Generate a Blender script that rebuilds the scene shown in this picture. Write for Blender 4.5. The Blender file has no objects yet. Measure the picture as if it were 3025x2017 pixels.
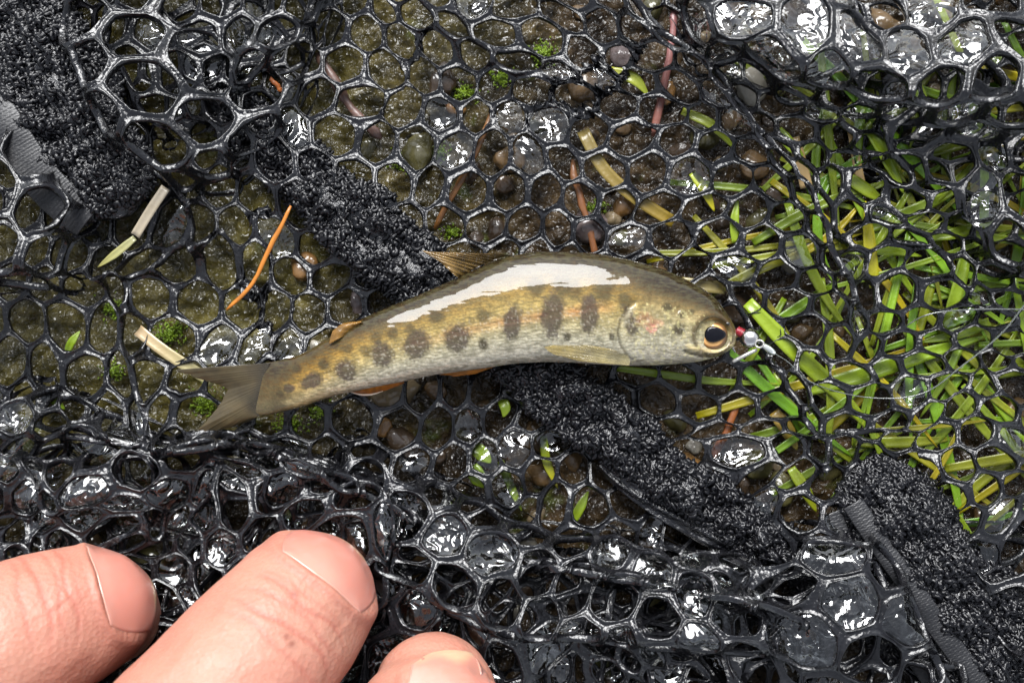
import bpy, math, random
import numpy as np
from mathutils import Vector, Matrix
from mathutils.bvhtree import BVHTree

random.seed(7)
RNG = np.random.default_rng(7)
scene = bpy.context.scene

# ------------------------------------------------------------------ scale
# All modelling numbers are in "photo units": x right, y DOWN, z towards the
# camera, 1024 units across the frame at the fish.  K turns them into metres.
K = 0.125 / 1024.0
ZF = 72.0                       # height of the fish plane above the ground
CAMD = 1098.0                   # camera distance above the fish plane


def wv(x, y, z):
    return ((x - 512.0) * K, (341.0 - y) * K, z * K)


# ------------------------------------------------------------------ camera
cam_data = bpy.data.cameras.new('camera')
cam = bpy.data.objects.new('camera', cam_data)
scene.collection.objects.link(cam)
cam.location = (0, 0, (CAMD + ZF) * K)
cam.rotation_euler = (0, 0, 0)
cam_data.sensor_fit = 'HORIZONTAL'
cam_data.angle = 2 * math.atan(512.0 / CAMD)
cam_data.clip_start = 0.002
cam_data.clip_end = 20.0
cam_data.dof.use_dof = True
cam_data.dof.focus_distance = CAMD * K
cam_data.dof.aperture_fstop = 22.0
scene.camera = cam

# ------------------------------------------------------------------ sky and sun
SUN_EL = math.radians(45.0)
world = bpy.data.worlds.new('World')
scene.world = world
world.use_nodes = True
wnt = world.node_tree
wnt.nodes.clear()
sky = wnt.nodes.new('ShaderNodeTexSky')
sky.sky_type = 'NISHITA'
sky.sun_disc = False
sky.sun_elevation = SUN_EL
sky.sun_rotation = 0.0
sky.air_density = 1.0
sky.dust_density = 1.2
sky.ozone_density = 1.0
hsv = wnt.nodes.new('ShaderNodeHueSaturation')
hsv.inputs['Saturation'].default_value = 0.35
bg = wnt.nodes.new('ShaderNodeBackground')
bg.inputs['Strength'].default_value = 0.05
wo = wnt.nodes.new('ShaderNodeOutputWorld')
wnt.links.new(sky.outputs[0], hsv.inputs['Color'])
wnt.links.new(hsv.outputs[0], bg.inputs['Color'])
wnt.links.new(bg.outputs[0], wo.inputs['Surface'])

sun_data = bpy.data.lights.new('sun', 'SUN')
sun_data.energy = 1.5
sun_data.angle = math.radians(39.0)
sun_data.color = (1.0, 1.0, 0.995)
sun = bpy.data.objects.new('sun', sun_data)
sun.rotation_euler = (-(math.pi / 2 - SUN_EL), math.radians(-7), 0)
sun.location = (0, 0.5, 0.5)
scene.collection.objects.link(sun)

scene.view_settings.view_transform = 'Standard'
scene.view_settings.look = 'None'
scene.view_settings.exposure = 2.7
scene.view_settings.gamma = 1.0
scene.view_settings.use_curve_mapping = False
scene.render.engine = 'CYCLES'
cy = scene.cycles
cy.use_denoising = True
cy.max_bounces = 8
cy.diffuse_bounces = 3
cy.glossy_bounces = 4
cy.transparent_max_bounces = 16
cy.transmission_bounces = 4
cy.caustics_reflective = False
cy.caustics_refractive = False
cy.sample_clamp_indirect = 6.0


# ------------------------------------------------------------------ numpy helpers
def _hash(ix, iy, iz, seed):
    h = (ix.astype(np.int64) * 374761393 + iy.astype(np.int64) * 668265263
         + iz.astype(np.int64) * 2147483647 + seed * 974634777) & 0xFFFFFFFF
    h = ((h ^ (h >> 13)) * 1274126177) & 0xFFFFFFFF
    h = (h ^ (h >> 16)) & 0xFFFFFF
    return h / float(0xFFFFFF) * 2 - 1


def vnoise(x, y, z=0.0, seed=0):
    x = np.asarray(x, float); y = np.asarray(y, float)
    z = np.broadcast_to(np.asarray(z, float), x.shape)
    ix, iy, iz = np.floor(x), np.floor(y), np.floor(z)
    fx, fy, fz = x - ix, y - iy, z - iz
    sx, sy, sz = [f * f * f * (f * (f * 6 - 15) + 10) for f in (fx, fy, fz)]
    r = 0
    for dx in (0, 1):
        wx = sx if dx else 1 - sx
        for dy in (0, 1):
            wy = sy if dy else 1 - sy
            for dz in (0, 1):
                wz = sz if dz else 1 - sz
                r = r + wx * wy * wz * _hash(ix + dx, iy + dy, iz + dz, seed)
    return r


def fbm(x, y, z=0.0, seed=0, octv=3, gain=0.5):
    a, s, t = 1.0, 0.0, 0.0
    for o in range(octv):
        s = s + a * vnoise(np.asarray(x) * 2 ** o, np.asarray(y) * 2 ** o, np.asarray(z) * 2 ** o, seed + 17 * o)
        t += a
        a *= gain
    return s / t * 1.5


def sstep(a, b, x):
    t = np.clip((np.asarray(x, float) - a) / (b - a), 0, 1)
    return t * t * (3 - 2 * t)


def lerp(a, b, t):
    return a + (b - a) * t


def catmull(pts, n):
    """resample a polyline of m-d control points to n points along a smooth curve"""
    P = np.asarray(pts, float)
    m = len(P)
    d = np.r_[0, np.cumsum(np.linalg.norm(np.diff(P, axis=0), axis=1) ** 0.5 + 1e-6)]
    T = np.gradient(P, d, axis=0)
    s = np.linspace(0, d[-1], n * 6)
    k = np.clip(np.searchsorted(d, s, side='right') - 1, 0, m - 2)
    h = (d[k + 1] - d[k])[:, None]
    t = ((s - d[k]) / (d[k + 1] - d[k]))[:, None]
    Q = ((2 * t ** 3 - 3 * t ** 2 + 1) * P[k] + (t ** 3 - 2 * t ** 2 + t) * h * T[k]
         + (-2 * t ** 3 + 3 * t ** 2) * P[k + 1] + (t ** 3 - t ** 2) * h * T[k + 1])
    L = np.r_[0, np.cumsum(np.linalg.norm(np.diff(Q[:, :min(3, Q.shape[1])], axis=0), axis=1))]
    u = np.linspace(0, L[-1], n)
    return np.stack([np.interp(u, L, Q[:, c]) for c in range(Q.shape[1])], 1)


def poly_dist(px, py, line):
    """signed distance to a polyline, arc position along it (0..1) and the left normal"""
    L = np.asarray(line, float)[:, :2]
    seg = np.linalg.norm(np.diff(L, axis=0), axis=1)
    cum = np.r_[0, np.cumsum(seg)]
    best = np.full(px.shape, 1e18); sd = np.zeros(px.shape); tt = np.zeros(px.shape)
    nx = np.zeros(px.shape); ny = np.zeros(px.shape)
    for i in range(len(L) - 1):
        ax, ay = L[i]; dx, dy = (L[i + 1] - L[i]) / max(seg[i], 1e-9)
        s = np.clip((px - ax) * dx + (py - ay) * dy, 0, seg[i])
        qx, qy = px - ax - s * dx, py - ay - s * dy
        d2 = qx * qx + qy * qy
        m = d2 < best
        best = np.where(m, d2, best)
        sg = np.sign(-(px - ax) * dy + (py - ay) * dx)
        sd = np.where(m, np.sqrt(d2) * np.where(sg == 0, 1, sg), sd)
        tt = np.where(m, (cum[i] + s) / cum[-1], tt)
        nx = np.where(m, -dy, nx); ny = np.where(m, dx, ny)
    return sd, tt, nx, ny


def inside_poly(x, y, poly):
    P = np.asarray(poly, float)
    r = np.zeros(np.shape(x), bool)
    j = len(P) - 1
    for i in range(len(P)):
        xi, yi = P[i]; xj, yj = P[j]
        c = ((yi > y) != (yj > y)) & (x < (xj - xi) * (y - yi) / (yj - yi + 1e-12) + xi)
        r ^= c
        j = i
    return r


# ------------------------------------------------------------------ mesh building
def make_mesh(name, V, faces, mat, smooth=True, cols=None, origin=(0, 0, 0), attrs=None, raw=False):
    """V in photo units (y down); faces = list of (n,3)/(n,4) int arrays"""
    V = np.asarray(V, float)
    if raw:
        W = V
    else:
        W = np.stack([(V[:, 0] - 512) * K, (341 - V[:, 1]) * K, V[:, 2] * K], 1)
    W = W - np.asarray(origin)
    me = bpy.data.meshes.new(name)
    me.vertices.add(len(W))
    me.vertices.foreach_set('co', W.astype(np.float32).ravel())
    fl = [np.asarray(f, np.int32) for f in faces if len(f)]
    if not raw:
        fl = [f[:, ::-1] for f in fl]
    loops = np.concatenate([f.ravel() for f in fl])
    sizes = np.concatenate([np.full(len(f), f.shape[1], np.int32) for f in fl])
    starts = np.r_[0, np.cumsum(sizes)[:-1]].astype(np.int32)
    me.loops.add(len(loops))
    me.loops.foreach_set('vertex_index', loops.astype(np.int32))
    me.polygons.add(len(sizes))
    me.polygons.foreach_set('loop_start', starts)
    me.polygons.foreach_set('loop_total', sizes)
    me.polygons.foreach_set('use_smooth', np.full(len(sizes), bool(smooth)))
    me.update(calc_edges=True)
    if cols is not None:
        a = me.attributes.new('tint', 'FLOAT_COLOR', 'POINT')
        c = np.ones((len(W), 4), np.float32)
        c[:, :3] = cols
        a.data.foreach_set('color', c.ravel())
    for k, v in (attrs or {}).items():
        a = me.attributes.new(k, 'FLOAT', 'POINT')
        a.data.foreach_set('value', np.asarray(v, np.float32))
    if mat is not None:
        me.materials.append(mat)
    me.validate()
    return me


def tag(o, label=None, cat=None, group=None, kind=None):
    if label: o['label'] = label
    if cat: o['category'] = cat
    if group: o['group'] = group
    if kind: o['kind'] = kind
    return o


ORIG = {}


def mk(name, V, faces, mat, parent=None, **kw):
    """one mesh object; top-level ones get their origin at the base of the shape"""
    V = np.asarray(V, float)
    if parent is None:
        c = (V.min(0) + V.max(0)) / 2
        org = np.array(wv(c[0], c[1], V[:, 2].min()))
        loc = org
    else:
        org = ORIG[parent.name]
        loc = np.zeros(3)
    me = make_mesh(name, V, faces, mat, origin=org, **kw)
    o = bpy.data.objects.new(name, me)
    scene.collection.objects.link(o)
    o.location = loc
    if parent is not None:
        o.parent = parent
    ORIG[o.name] = org
    return o


def thing(name, x, y, z, label, cat, group=None):
    o = bpy.data.objects.new(name, None)
    o.empty_display_size = 0.002
    scene.collection.objects.link(o)
    o.location = wv(x, y, z)
    ORIG[o.name] = np.array(wv(x, y, z))
    return tag(o, label, cat, group)


def grid_faces(nu, nv, wrap_v=False, off=0):
    i = np.arange(nu - 1)[:, None]
    j = np.arange(nv if wrap_v else nv - 1)[None, :]
    j2 = (j + 1) % nv
    a = i * nv + j; b = i * nv + j2; c = (i + 1) * nv + j2; d = (i + 1) * nv + j
    return np.stack([a, b, c, d], -1).reshape(-1, 4) + off


def frames(P, up=(0, 0, 1)):
    T = np.gradient(P, axis=0)
    T /= np.linalg.norm(T, axis=1)[:, None] + 1e-12
    U = np.broadcast_to(np.asarray(up, float), T.shape)
    S = np.cross(T, U)
    S /= np.linalg.norm(S, axis=1)[:, None] + 1e-9
    N = np.cross(S, T)
    return T, S, N


def tube(P, R, nseg=8, flat=1.0):
    """closed tube along P (n,3) with radius R (n) -> V, faces"""
    P = np.asarray(P, float); R = np.broadcast_to(np.asarray(R, float), (len(P),))
    T, S, N = frames(P)
    a = np.arange(nseg) / nseg * 2 * math.pi
    V = (P[:, None, :] + R[:, None, None] * (np.cos(a)[None, :, None] * S[:, None, :]
         + flat * np.sin(a)[None, :, None] * N[:, None, :])).reshape(-1, 3)
    F = grid_faces(len(P), nseg, True)
    n = len(V)
    V = np.vstack([V, P[0], P[-1]])
    j = np.arange(nseg); j2 = (j + 1) % nseg
    c0 = np.stack([np.full(nseg, n), j2, j], 1)
    b = (len(P) - 1) * nseg
    c1 = np.stack([np.full(nseg, n + 1), b + j, b + j2], 1)
    return V, [F, np.vstack([c0, c1])]


def solid_sheet(G, thick):
    """G (nu,nv,3): a thin closed solid of the given thickness in z"""
    nu, nv, _ = G.shape
    top = G.copy(); bot = G.copy()
    th = np.broadcast_to(np.asarray(thick, float), (nu, nv))
    top[..., 2] += th / 2; bot[..., 2] -= th / 2
    V = np.vstack([top.reshape(-1, 3), bot.reshape(-1, 3)])
    n = nu * nv
    F1 = grid_faces(nu, nv)
    F2 = grid_faces(nu, nv, off=n)[:, ::-1]
    ring = ([(i, 0) for i in range(nu)] + [(nu - 1, j) for j in range(1, nv)]
            + [(i, nv - 1) for i in range(nu - 2, -1, -1)] + [(0, j) for j in range(nv - 2, 0, -1)])
    r = np.array([i * nv + j for i, j in ring]); r2 = np.roll(r, -1)
    F3 = np.stack([r, r2, r2 + n, r + n], 1)
    return V, [np.vstack([F1, F2, F3])]


def join(parts):
    Vs, F4, F3, off = [], [], [], 0
    for V, F in parts:
        Vs.append(V)
        for f in F:
            (F4 if f.shape[1] == 4 else F3).append(f + off)
        off += len(V)
    out = []
    if F4: out.append(np.vstack(F4))
    if F3: out.append(np.vstack(F3))
    return np.vstack(Vs), out


# ------------------------------------------------------------------ materials
class NT:
    """small helper for node materials; texture coordinates in photo units"""
    def __init__(self, name):
        self.m = bpy.data.materials.new(name)
        self.m.use_nodes = True
        self.t = self.m.node_tree
        self.t.nodes.clear()
        self.out = self.n('ShaderNodeOutputMaterial')
        tc = self.n('ShaderNodeTexCoord')
        sc = self.n('ShaderNodeVectorMath', operation='SCALE')
        self.l(tc.outputs['Object'], sc.inputs[0])
        sc.inputs['Scale'].default_value = 1.0 / K
        self.co = sc.outputs[0]

    def n(self, typ, **kw):
        nd = self.t.nodes.new(typ)
        for k, v in kw.items():
            setattr(nd, k, v)
        return nd

    def l(self, a, b):
        self.t.links.new(a, b)

    def noise(self, size, detail=3, rough=0.5, dist=0.0, co=None):
        nd = self.n('ShaderNodeTexNoise')
        self.l(co or self.co, nd.inputs['Vector'])
        nd.inputs['Scale'].default_value = 1.0 / size
        nd.inputs['Detail'].default_value = detail
        nd.inputs['Roughness'].default_value = rough
        nd.inputs['Distortion'].default_value = dist
        return nd.outputs['Fac']

    def voronoi(self, size, feature='F1', co=None):
        nd = self.n('ShaderNodeTexVoronoi', feature=feature)
        self.l(co or self.co, nd.inputs['Vector'])
        nd.inputs['Scale'].default_value = 1.0 / size
        return nd.outputs['Distance']

    def scaled(self, v):
        nd = self.n('ShaderNodeVectorMath', operation='MULTIPLY')
        self.l(self.co, nd.inputs[0])
        nd.inputs[1].default_value = v
        return nd.outputs[0]

    def ramp(self, fac, stops):
        nd = self.n('ShaderNodeValToRGB')
        cr = nd.color_ramp
        while len(cr.elements) < len(stops):
            cr.elements.new(0.5)
        for e, (p, c) in zip(cr.elements, stops):
            e.position = p
            e.color = (c, c, c, 1) if isinstance(c, (int, float)) else (*c, 1)
        self.l(fac, nd.inputs[0])
        return nd.outputs[0]

    def mix(self, fac, a, b, blend='MIX'):
        nd = self.n('ShaderNodeMix', data_type='RGBA', blend_type=blend)
        for s, v in ((nd.inputs[0], fac), (nd.inputs[6], a), (nd.inputs[7], b)):
            if isinstance(v, (int, float)):
                s.default_value = v
            elif isinstance(v, tuple):
                s.default_value = (*v, 1)
            else:
                self.l(v, s)
        return nd.outputs[2]

    def math(self, op, a, b=0.0):
        nd = self.n('ShaderNodeMath', operation=op)
        for s, v in ((nd.inputs[0], a), (nd.inputs[1], b)):
            if isinstance(v, (int, float)):
                s.default_value = v
            else:
                self.l(v, s)
        return nd.outputs[0]

    def attr(self, name):
        nd = self.n('ShaderNodeAttribute', attribute_name=name)
        return nd

    def bump(self, h, dist, strength=1.0, normal=None):
        nd = self.n('ShaderNodeBump')
        nd.inputs['Strength'].default_value = strength
        nd.inputs['Distance'].default_value = dist * K
        self.l(h, nd.inputs['Height'])
        if normal is not None:
            self.l(normal, nd.inputs['Normal'])
        return nd.outputs[0]

    def principled(self, color, rough=0.4, normal=None, coat=0.0, coat_rough=0.05, coat_normal=None, ior=1.45,
                   spec=0.5, sss=0.0, sss_rad=None, sss_scale=0.0, metal=0.0, alpha=None, transmission=0.0, coat_ior=1.4):
        p = self.n('ShaderNodeBsdfPrincipled')
        def put(key, v):
            if v is None: return
            s = p.inputs[key]
            if isinstance(v, (int, float)):
                s.default_value = v
            elif isinstance(v, tuple):
                s.default_value = (*v, 1) if len(s.default_value) == 4 else v
            else:
                self.l(v, s)
        put('Base Color', color); put('Roughness', rough); put('IOR', ior)
        put('Specular IOR Level', spec); put('Metallic', metal); put('Transmission Weight', transmission)
        put('Coat Weight', coat); put('Coat Roughness', coat_rough); put('Coat IOR', coat_ior)
        if normal is not None: self.l(normal, p.inputs['Normal'])
        if coat_normal is not None: self.l(coat_normal, p.inputs['Coat Normal'])
        if sss:
            put('Subsurface Weight', sss); put('Subsurface Radius', sss_rad); put('Subsurface Scale', sss_scale)
        put('Alpha', alpha)
        self.l(p.outputs[0], self.out.inputs['Surface'])
        self.p = p
        return p


def srgb(r, g, b):
    f = lambda c: ((c / 255 + 0.055) / 1.055) ** 2.4 if c > 10 else c / 255 / 12.92
    return (f(r), f(g), f(b))


def mat_rubber():
    t = NT('wet_black_rubber')
    n1 = t.noise(3.5, 3, 0.6)
    n2 = t.noise(14, 2)
    b = t.bump(n2, 2.6, 0.9)
    b = t.bump(n1, 1.0, 0.8, b)
    col = t.ramp(t.noise(30, 2), [(0.3, (0.003, 0.003, 0.0035)), (0.75, (0.007, 0.007, 0.0085))])
    rg = t.ramp(t.noise(25, 3), [(0.35, 0.05), (0.7, 0.15)])
    t.principled(col, rg, b, ior=1.46, spec=0.5)
    return t.m


def mat_pile():
    t = NT('wet_black_fibre')
    t.principled((0.003, 0.003, 0.004), 0.30, t.bump(t.noise(2.2, 2), 0.7, 0.8), ior=1.45, spec=0.36)
    return t.m


def mat_cloth():
    t = NT('black_knit_backing')
    b = t.bump(t.noise(5, 3, 0.6), 3.0, 0.9)
    t.principled((0.003, 0.003, 0.004), 0.2, b, ior=1.5, spec=0.5)
    return t.m


def mat_webbing():
    t = NT('black_woven_webbing')
    t.principled((0.005, 0.005, 0.006), 0.46, t.bump(t.noise(2.5, 2), 0.5, 0.6), ior=1.5, spec=0.55)
    return t.m


def mat_film():
    t = NT('clear_water_film')
    n1 = t.noise(24, 1, 0.4, 1.6)
    n2 = t.noise(7, 1, 0.5, 1.2)
    nb = t.bump(n1, 8.0, 0.8)
    nb = t.bump(n2, 0.5, 0.5, nb)
    tr = t.n('ShaderNodeBsdfTransparent'); tr.inputs[0].default_value = (0.93, 0.94, 0.93, 1)
    gl = t.n('ShaderNodeBsdfGlossy'); gl.inputs['Roughness'].default_value = 0.03
    gl.inputs[0].default_value = (1, 1, 1, 1)
    t.l(nb, gl.inputs['Normal'])
    fr = t.n('ShaderNodeFresnel'); fr.inputs['IOR'].default_value = 1.5
    t.l(nb, fr.inputs['Normal'])
    mx = t.n('ShaderNodeMixShader')
    t.l(t.math('MULTIPLY', fr.outputs[0], 1.5), mx.inputs[0])
    t.l(tr.outputs[0], mx.inputs[1]); t.l(gl.outputs[0], mx.inputs[2])
    t.l(mx.outputs[0], t.out.inputs['Surface'])
    return t.m


def mat_ground():
    t = NT('wet_algae_covered_rock')
    a = t.attr('soil').outputs['Fac']
    n = t.noise(38, 5, 0.6)
    f = t.noise(7, 4, 0.65)
    rock = t.ramp(n, [(0.25, (0.010, 0.009, 0.002)), (0.45, (0.052, 0.043, 0.010)), (0.6, (0.095, 0.078, 0.019)), (0.8, (0.15, 0.135, 0.055))])
    soil = t.ramp(n, [(0.25, (0.007, 0.004, 0.002)), (0.5, (0.038, 0.023, 0.009)), (0.8, (0.11, 0.07, 0.03))])
    col = t.mix(a, rock, soil)
    col = t.mix(t.ramp(t.noise(130, 3, 0.55), [(0.38, 0.75), (0.62, 0.0)]), col, t.mix(1.0, col, (0.30, 0.30, 0.30), 'MULTIPLY'))
    col = t.mix(t.ramp(f, [(0.35, 0.0), (0.65, 0.7)]), col, t.mix(1.0, col, (0.45, 0.45, 0.40), 'MULTIPLY'))
    moss = t.ramp(t.noise(60, 4, 0.6), [(0.62, 0.0), (0.72, 0.6)])
    col = t.mix(moss, col, (0.045, 0.062, 0.008))
    b = t.bump(f, 3.0, 0.8)
    b2 = t.bump(t.noise(4.0, 3, 0.6), 1.6, 0.7, b)
    t.principled(col, 0.6, b2, coat=1.0, coat_rough=0.03, coat_normal=t.bump(t.noise(8, 1.5, 0.5, 0.8), 9.0, 1.0), coat_ior=1.42, spec=0.08)
    return t.m


def mat_stone():
    t = NT('wet_pebble')
    oi = t.n('ShaderNodeObjectInfo')
    base = oi.outputs['Color']
    col = t.mix(t.ramp(t.noise(8, 4, 0.6), [(0.35, 0.0), (0.7, 0.75)]), base, t.mix(1.0, base, (0.35, 0.36, 0.30), 'MULTIPLY'))
    b = t.bump(t.noise(5, 3, 0.6), 1.4, 0.7)
    t.principled(col, 0.55, b, coat=1.0, coat_rough=0.03, coat_normal=t.bump(t.noise(8, 2), 3.5, 0.8), spec=0.2)
    return t.m


def mat_plant(name, c1, c2, speck=(0.10, 0.06, 0.01), rough=0.32, speck_amt=0.45):
    t = NT(name)
    tint = t.attr('tint').outputs['Color']
    col = t.mix(t.noise(26, 2), c1, c2)
    col = t.mix(1.0, col, tint, 'MULTIPLY')
    sp = t.ramp(t.noise(6, 4, 0.7), [(0.62, 0.0), (0.72, speck_amt)])
    col = t.mix(sp, col, speck)
    b = t.bump(t.noise(5, 2), 0.8, 0.6)
    t.principled(col, rough, b, coat=0.25, coat_rough=0.08, spec=0.35)
    return t.m


def mat_fish():
    t = NT('trout_skin')
    tint = t.attr('tint').outputs['Color']
    n = t.noise(3.0, 3, 0.65)
    col = t.mix(t.ramp(n, [(0.3, 0.62), (0.7, 0.0)]), tint, t.mix(1.0, tint, (0.42, 0.40, 0.36), 'MULTIPLY'))
    st = t.noise(1.0, 1, 0.5, 0, t.scaled((0.12, 0.45, 0.12)))
    col = t.mix(t.ramp(st, [(0.4, 0.42), (0.6, 0.0)]), col, (0.05, 0.045, 0.02))
    b = t.bump(t.voronoi(2.6), 0.5, 0.5)
    b = t.bump(t.noise(6, 2), 0.6, 0.4, b)
    cb = t.bump(t.noise(48, 2, 0.5), 2.4, 0.5)
    cb = t.bump(t.noise(1.0, 2, 0.5, 0.4, t.scaled((0.010, 0.07, 0.04))), 1.7, 0.5, cb)
    cb = t.bump(t.noise(8, 1, 0.5), 0.16, 0.5, cb)
    sc = t.attr('shine').outputs['Fac']
    t.principled(col, 0.42, b, coat=1.0, coat_rough=0.012, coat_normal=cb, coat_ior=1.34, spec=0.06,
                 metal=t.math('MULTIPLY', sc, 0.12), sss=0.12, sss_rad=(1.0, 0.6, 0.35), sss_scale=6 * K)
    return t.m


def mat_fin(name, alpha=0.86):
    t = NT(name)
    tint = t.attr('tint').outputs['Color']
    col = t.mix(t.ramp(t.noise(9, 3), [(0.35, 0.35), (0.7, 0.0)]), tint, (0.03, 0.025, 0.012))
    t.principled(col, 0.4, t.bump(t.noise(4, 2), 0.3, 0.5), coat=0.5, coat_rough=0.05,
                 coat_normal=t.bump(t.noise(11, 2), 1.2, 0.5), alpha=alpha, spec=.25)
    return t.m


def mat_skin():
    t = NT('wet_skin')
    tint = t.attr('tint').outputs['Color']
    blot = t.mix(t.ramp(t.noise(42, 4, 0.6), [(0.35, 0.0), (0.7, 0.45)]), tint, t.mix(1.0, tint, (1.02, 0.78, 0.76), 'MULTIPLY'))
    col = t.mix(t.ramp(t.noise(4.5, 3, 0.6), [(0.4, 0.14), (0.65, 0.0)]), blot, t.mix(1.0, blot, (0.72, 0.58, 0.52), 'MULTIPLY'))
    b = t.bump(t.voronoi(4.2), 0.8, 0.6)
    b = t.bump(t.noise(3.0, 2, 0.6, 1.0), 0.5, 0.5, b)
    b = t.bump(t.noise(30, 3, 0.5), 2.5, 0.35, b)
    t.principled(col, t.ramp(t.noise(20, 3), [(0.3, 0.42), (0.7, 0.6)]), b, spec=0.3, sss=0.4, sss_rad=(1.0, 0.4, 0.25), sss_scale=11 * K)
    return t.m


def mat_nail():
    t = NT('fingernail')
    tint = t.attr('tint').outputs['Color']
    b = t.bump(t.noise(16, 2), 0.8, 0.35)
    t.principled(tint, 0.3, b, coat=0.5, coat_rough=0.12, spec=0.5, sss=0.5, sss_rad=(1.0, 0.4, 0.25), sss_scale=9 * K)
    return t.m


def mat_plain(name, color, rough=0.4, **kw):
    t = NT(name)
    t.principled(color, rough, t.bump(t.noise(4, 3), 0.7, 0.5), **kw)
    return t.m


M_RUB = mat_rubber(); M_PILE = mat_pile(); M_CLOTH = mat_cloth(); M_WEB = mat_webbing(); M_FILM = mat_film()
M_GROUND = mat_ground(); M_STONE = mat_stone()
M_GRASS = mat_plant('wet_green_grass', (0.105, 0.155, 0.006), (0.165, 0.225, 0.012))
M_STRAW = mat_plant('wet_straw', (0.22, 0.18, 0.10), (0.34, 0.31, 0.23), (0.16, 0.09, 0.03))
M_NEEDLE = mat_plant('pine_needle_brown', (0.24, 0.075, 0.010), (0.34, 0.13, 0.02), (0.12, 0.03, 0.01))
M_MOSS = mat_plant('wet_moss', (0.09, 0.16, 0.008), (0.17, 0.24, 0.012), (0.05, 0.07, 0.004))
M_FISH = mat_fish(); M_FIN = mat_fin('trout_fin', 0.93); M_CLEARFIN = mat_fin('trout_clear_fin', 0.7)
M_SKIN = mat_skin(); M_NAIL = mat_nail()


# ------------------------------------------------------------------ layout: straps, folds, heights
STRAP1 = catmull([(175, 20, 26, 18), (212, 78, 30, 18), (238, 116, 35, 18), (280, 152, 36, 18), (318, 186, 40, 26), (352, 218, 47, 40),
                  (395, 252, 46, 42), (435, 288, 40, 40), (500, 342, 36, 34), (560, 392, 38, 36), (612, 428, 40, 38),
                  (668, 474, 33, 36), (725, 512, 30, 34), (775, 545, 28, 32), (840, 590, 26, 28), (920, 660, 26, 26), (980, 730, 26, 26)], 220)
STRAP2 = catmull([(-40, -70, 56, 40), (5, 0, 60, 40), (35, 60, 62, 42), (62, 120, 62, 42), (92, 172, 52, 38), (112, 212, 34, 30)], 140)
STRAP3 = catmull([(862, 470, 26, 30), (892, 505, 44, 38), (925, 548, 50, 42), (968, 600, 56, 46), (1010, 655, 62, 48), (1070, 740, 66, 48), (1110, 800, 66, 48)], 160)

FOLDS = [  # polyline, width, squeeze, height
    ([(600, -60), (644, 26), (697, 61), (749, 131), (797, 187), (827, 244), (850, 300), (880, 360)], 36, 27, 34),
    ([(728, 285), (748, 318), (775, 358), (800, 395), (822, 440), (836, 490)], 15, 10, 22),
    ([(100, 262), (117, 300), (126, 350), (140, 395), (155, 440), (160, 480)], 16, 10, 20),
    ([(400, -30), (432, 15), (481, 42), (528, 66), (600, 80)], 15, 7, 14),
    ([(150, 150), (200, 235), (150, 262), (60, 275)], 12, 8, 16),
    ([(720, -40), (760, 40), (800, 90), (850, 130), (940, 180)], 17, 10, 22),
    ([(870, 200), (930, 240), (985, 300), (1040, 330)], 18, 11, 18),
    ([(-20, 425), (80, 432), (160, 450), (240, 440), (330, 470), (420, 520), (520, 560), (640, 575), (760, 600), (860, 640)], 20, 15, 34),
]


def soil_mask(x, y):
    m = sstep(330, 620, x + 0.35 * y + 60 * vnoise(x / 120, y / 120, 0, 5))
    return np.clip(m + 0.6 * sstep(420, 520, y), 0, 1)


def stones(x, y, size, seed):
    """rounded lumps, one per jittered grid cell (0 in the joints, 1 on top)"""
    x = np.asarray(x, float) + size * .35 * vnoise(np.asarray(x) / size, np.asarray(y) / size, 0, seed + 50)
    y = np.asarray(y, float)
    gx, gy = np.floor(x / size), np.floor(y / size)
    d1 = np.full(x.shape, 9.0); d2 = np.full(x.shape, 9.0)
    for i in (-1, 0, 1):
        for j in (-1, 0, 1):
            cx = gx + i; cy_ = gy + j
            px = cx + .5 + .42 * _hash(cx, cy_, cx * 0, seed); py = cy_ + .5 + .42 * _hash(cx, cy_, cx * 0 + 1, seed)
            d = np.hypot(x / size - px, y / size - py)
            d2 = np.minimum(np.maximum(d1, d), d2); d1 = np.minimum(d1, d)
    return np.clip((d2 - d1) * 1.6, 0, 1) ** .5


def ground_h(x, y):
    h = 9 * fbm(x / 75, y / 75, 0, 31, 4, 0.55) + 2.2 * fbm(x / 16, y / 16, 0, 41, 3)
    r = np.sqrt(((x - 512) / 900) ** 2 + ((y - 341) / 700) ** 2)
    h = h + 7.5 * (stones(x, y, 30, 1) - 0.4) + 4.0 * (stones(x, y, 15, 2) - 0.4)
    return h - 5 + 40 * np.clip(r - 1.1, 0, 3) * (0.6 + vnoise(x / 400, y / 400, 0, 3))


def net_z(x, y):
    z = 25 + 7 * fbm(x / 110, y / 110, 0, 61, 2)
    z = z + 13 * sstep(740, 830, x) + 22 * np.exp(-((x - 270) / 110) ** 2 - ((y - 385) / 48) ** 2)
    for S, a, b in ((STRAP1, 0.0, 0.29),):
        d, t, _, _ = poly_dist(x, y, S)
        w = np.interp(t, np.linspace(0, 1, len(S)), S[:, 2])
        near = 1 - sstep(w * 0.5, w * 1.5, np.abs(d))
        cov = sstep(a - 0.01, a + 0.01, t) * (1 - sstep(b, b + 0.05, t))
        z = z + near * cov * 14 - near * (1 - cov) * 9
    for S in (STRAP2, STRAP3):
        d, t, _, _ = poly_dist(x, y, S)
        w = np.interp(t, np.linspace(0, 1, len(S)), S[:, 2])
        z = z - 8 * (1 - sstep(w * 0.7, w * 1.4, np.abs(d)))
    return z


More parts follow.
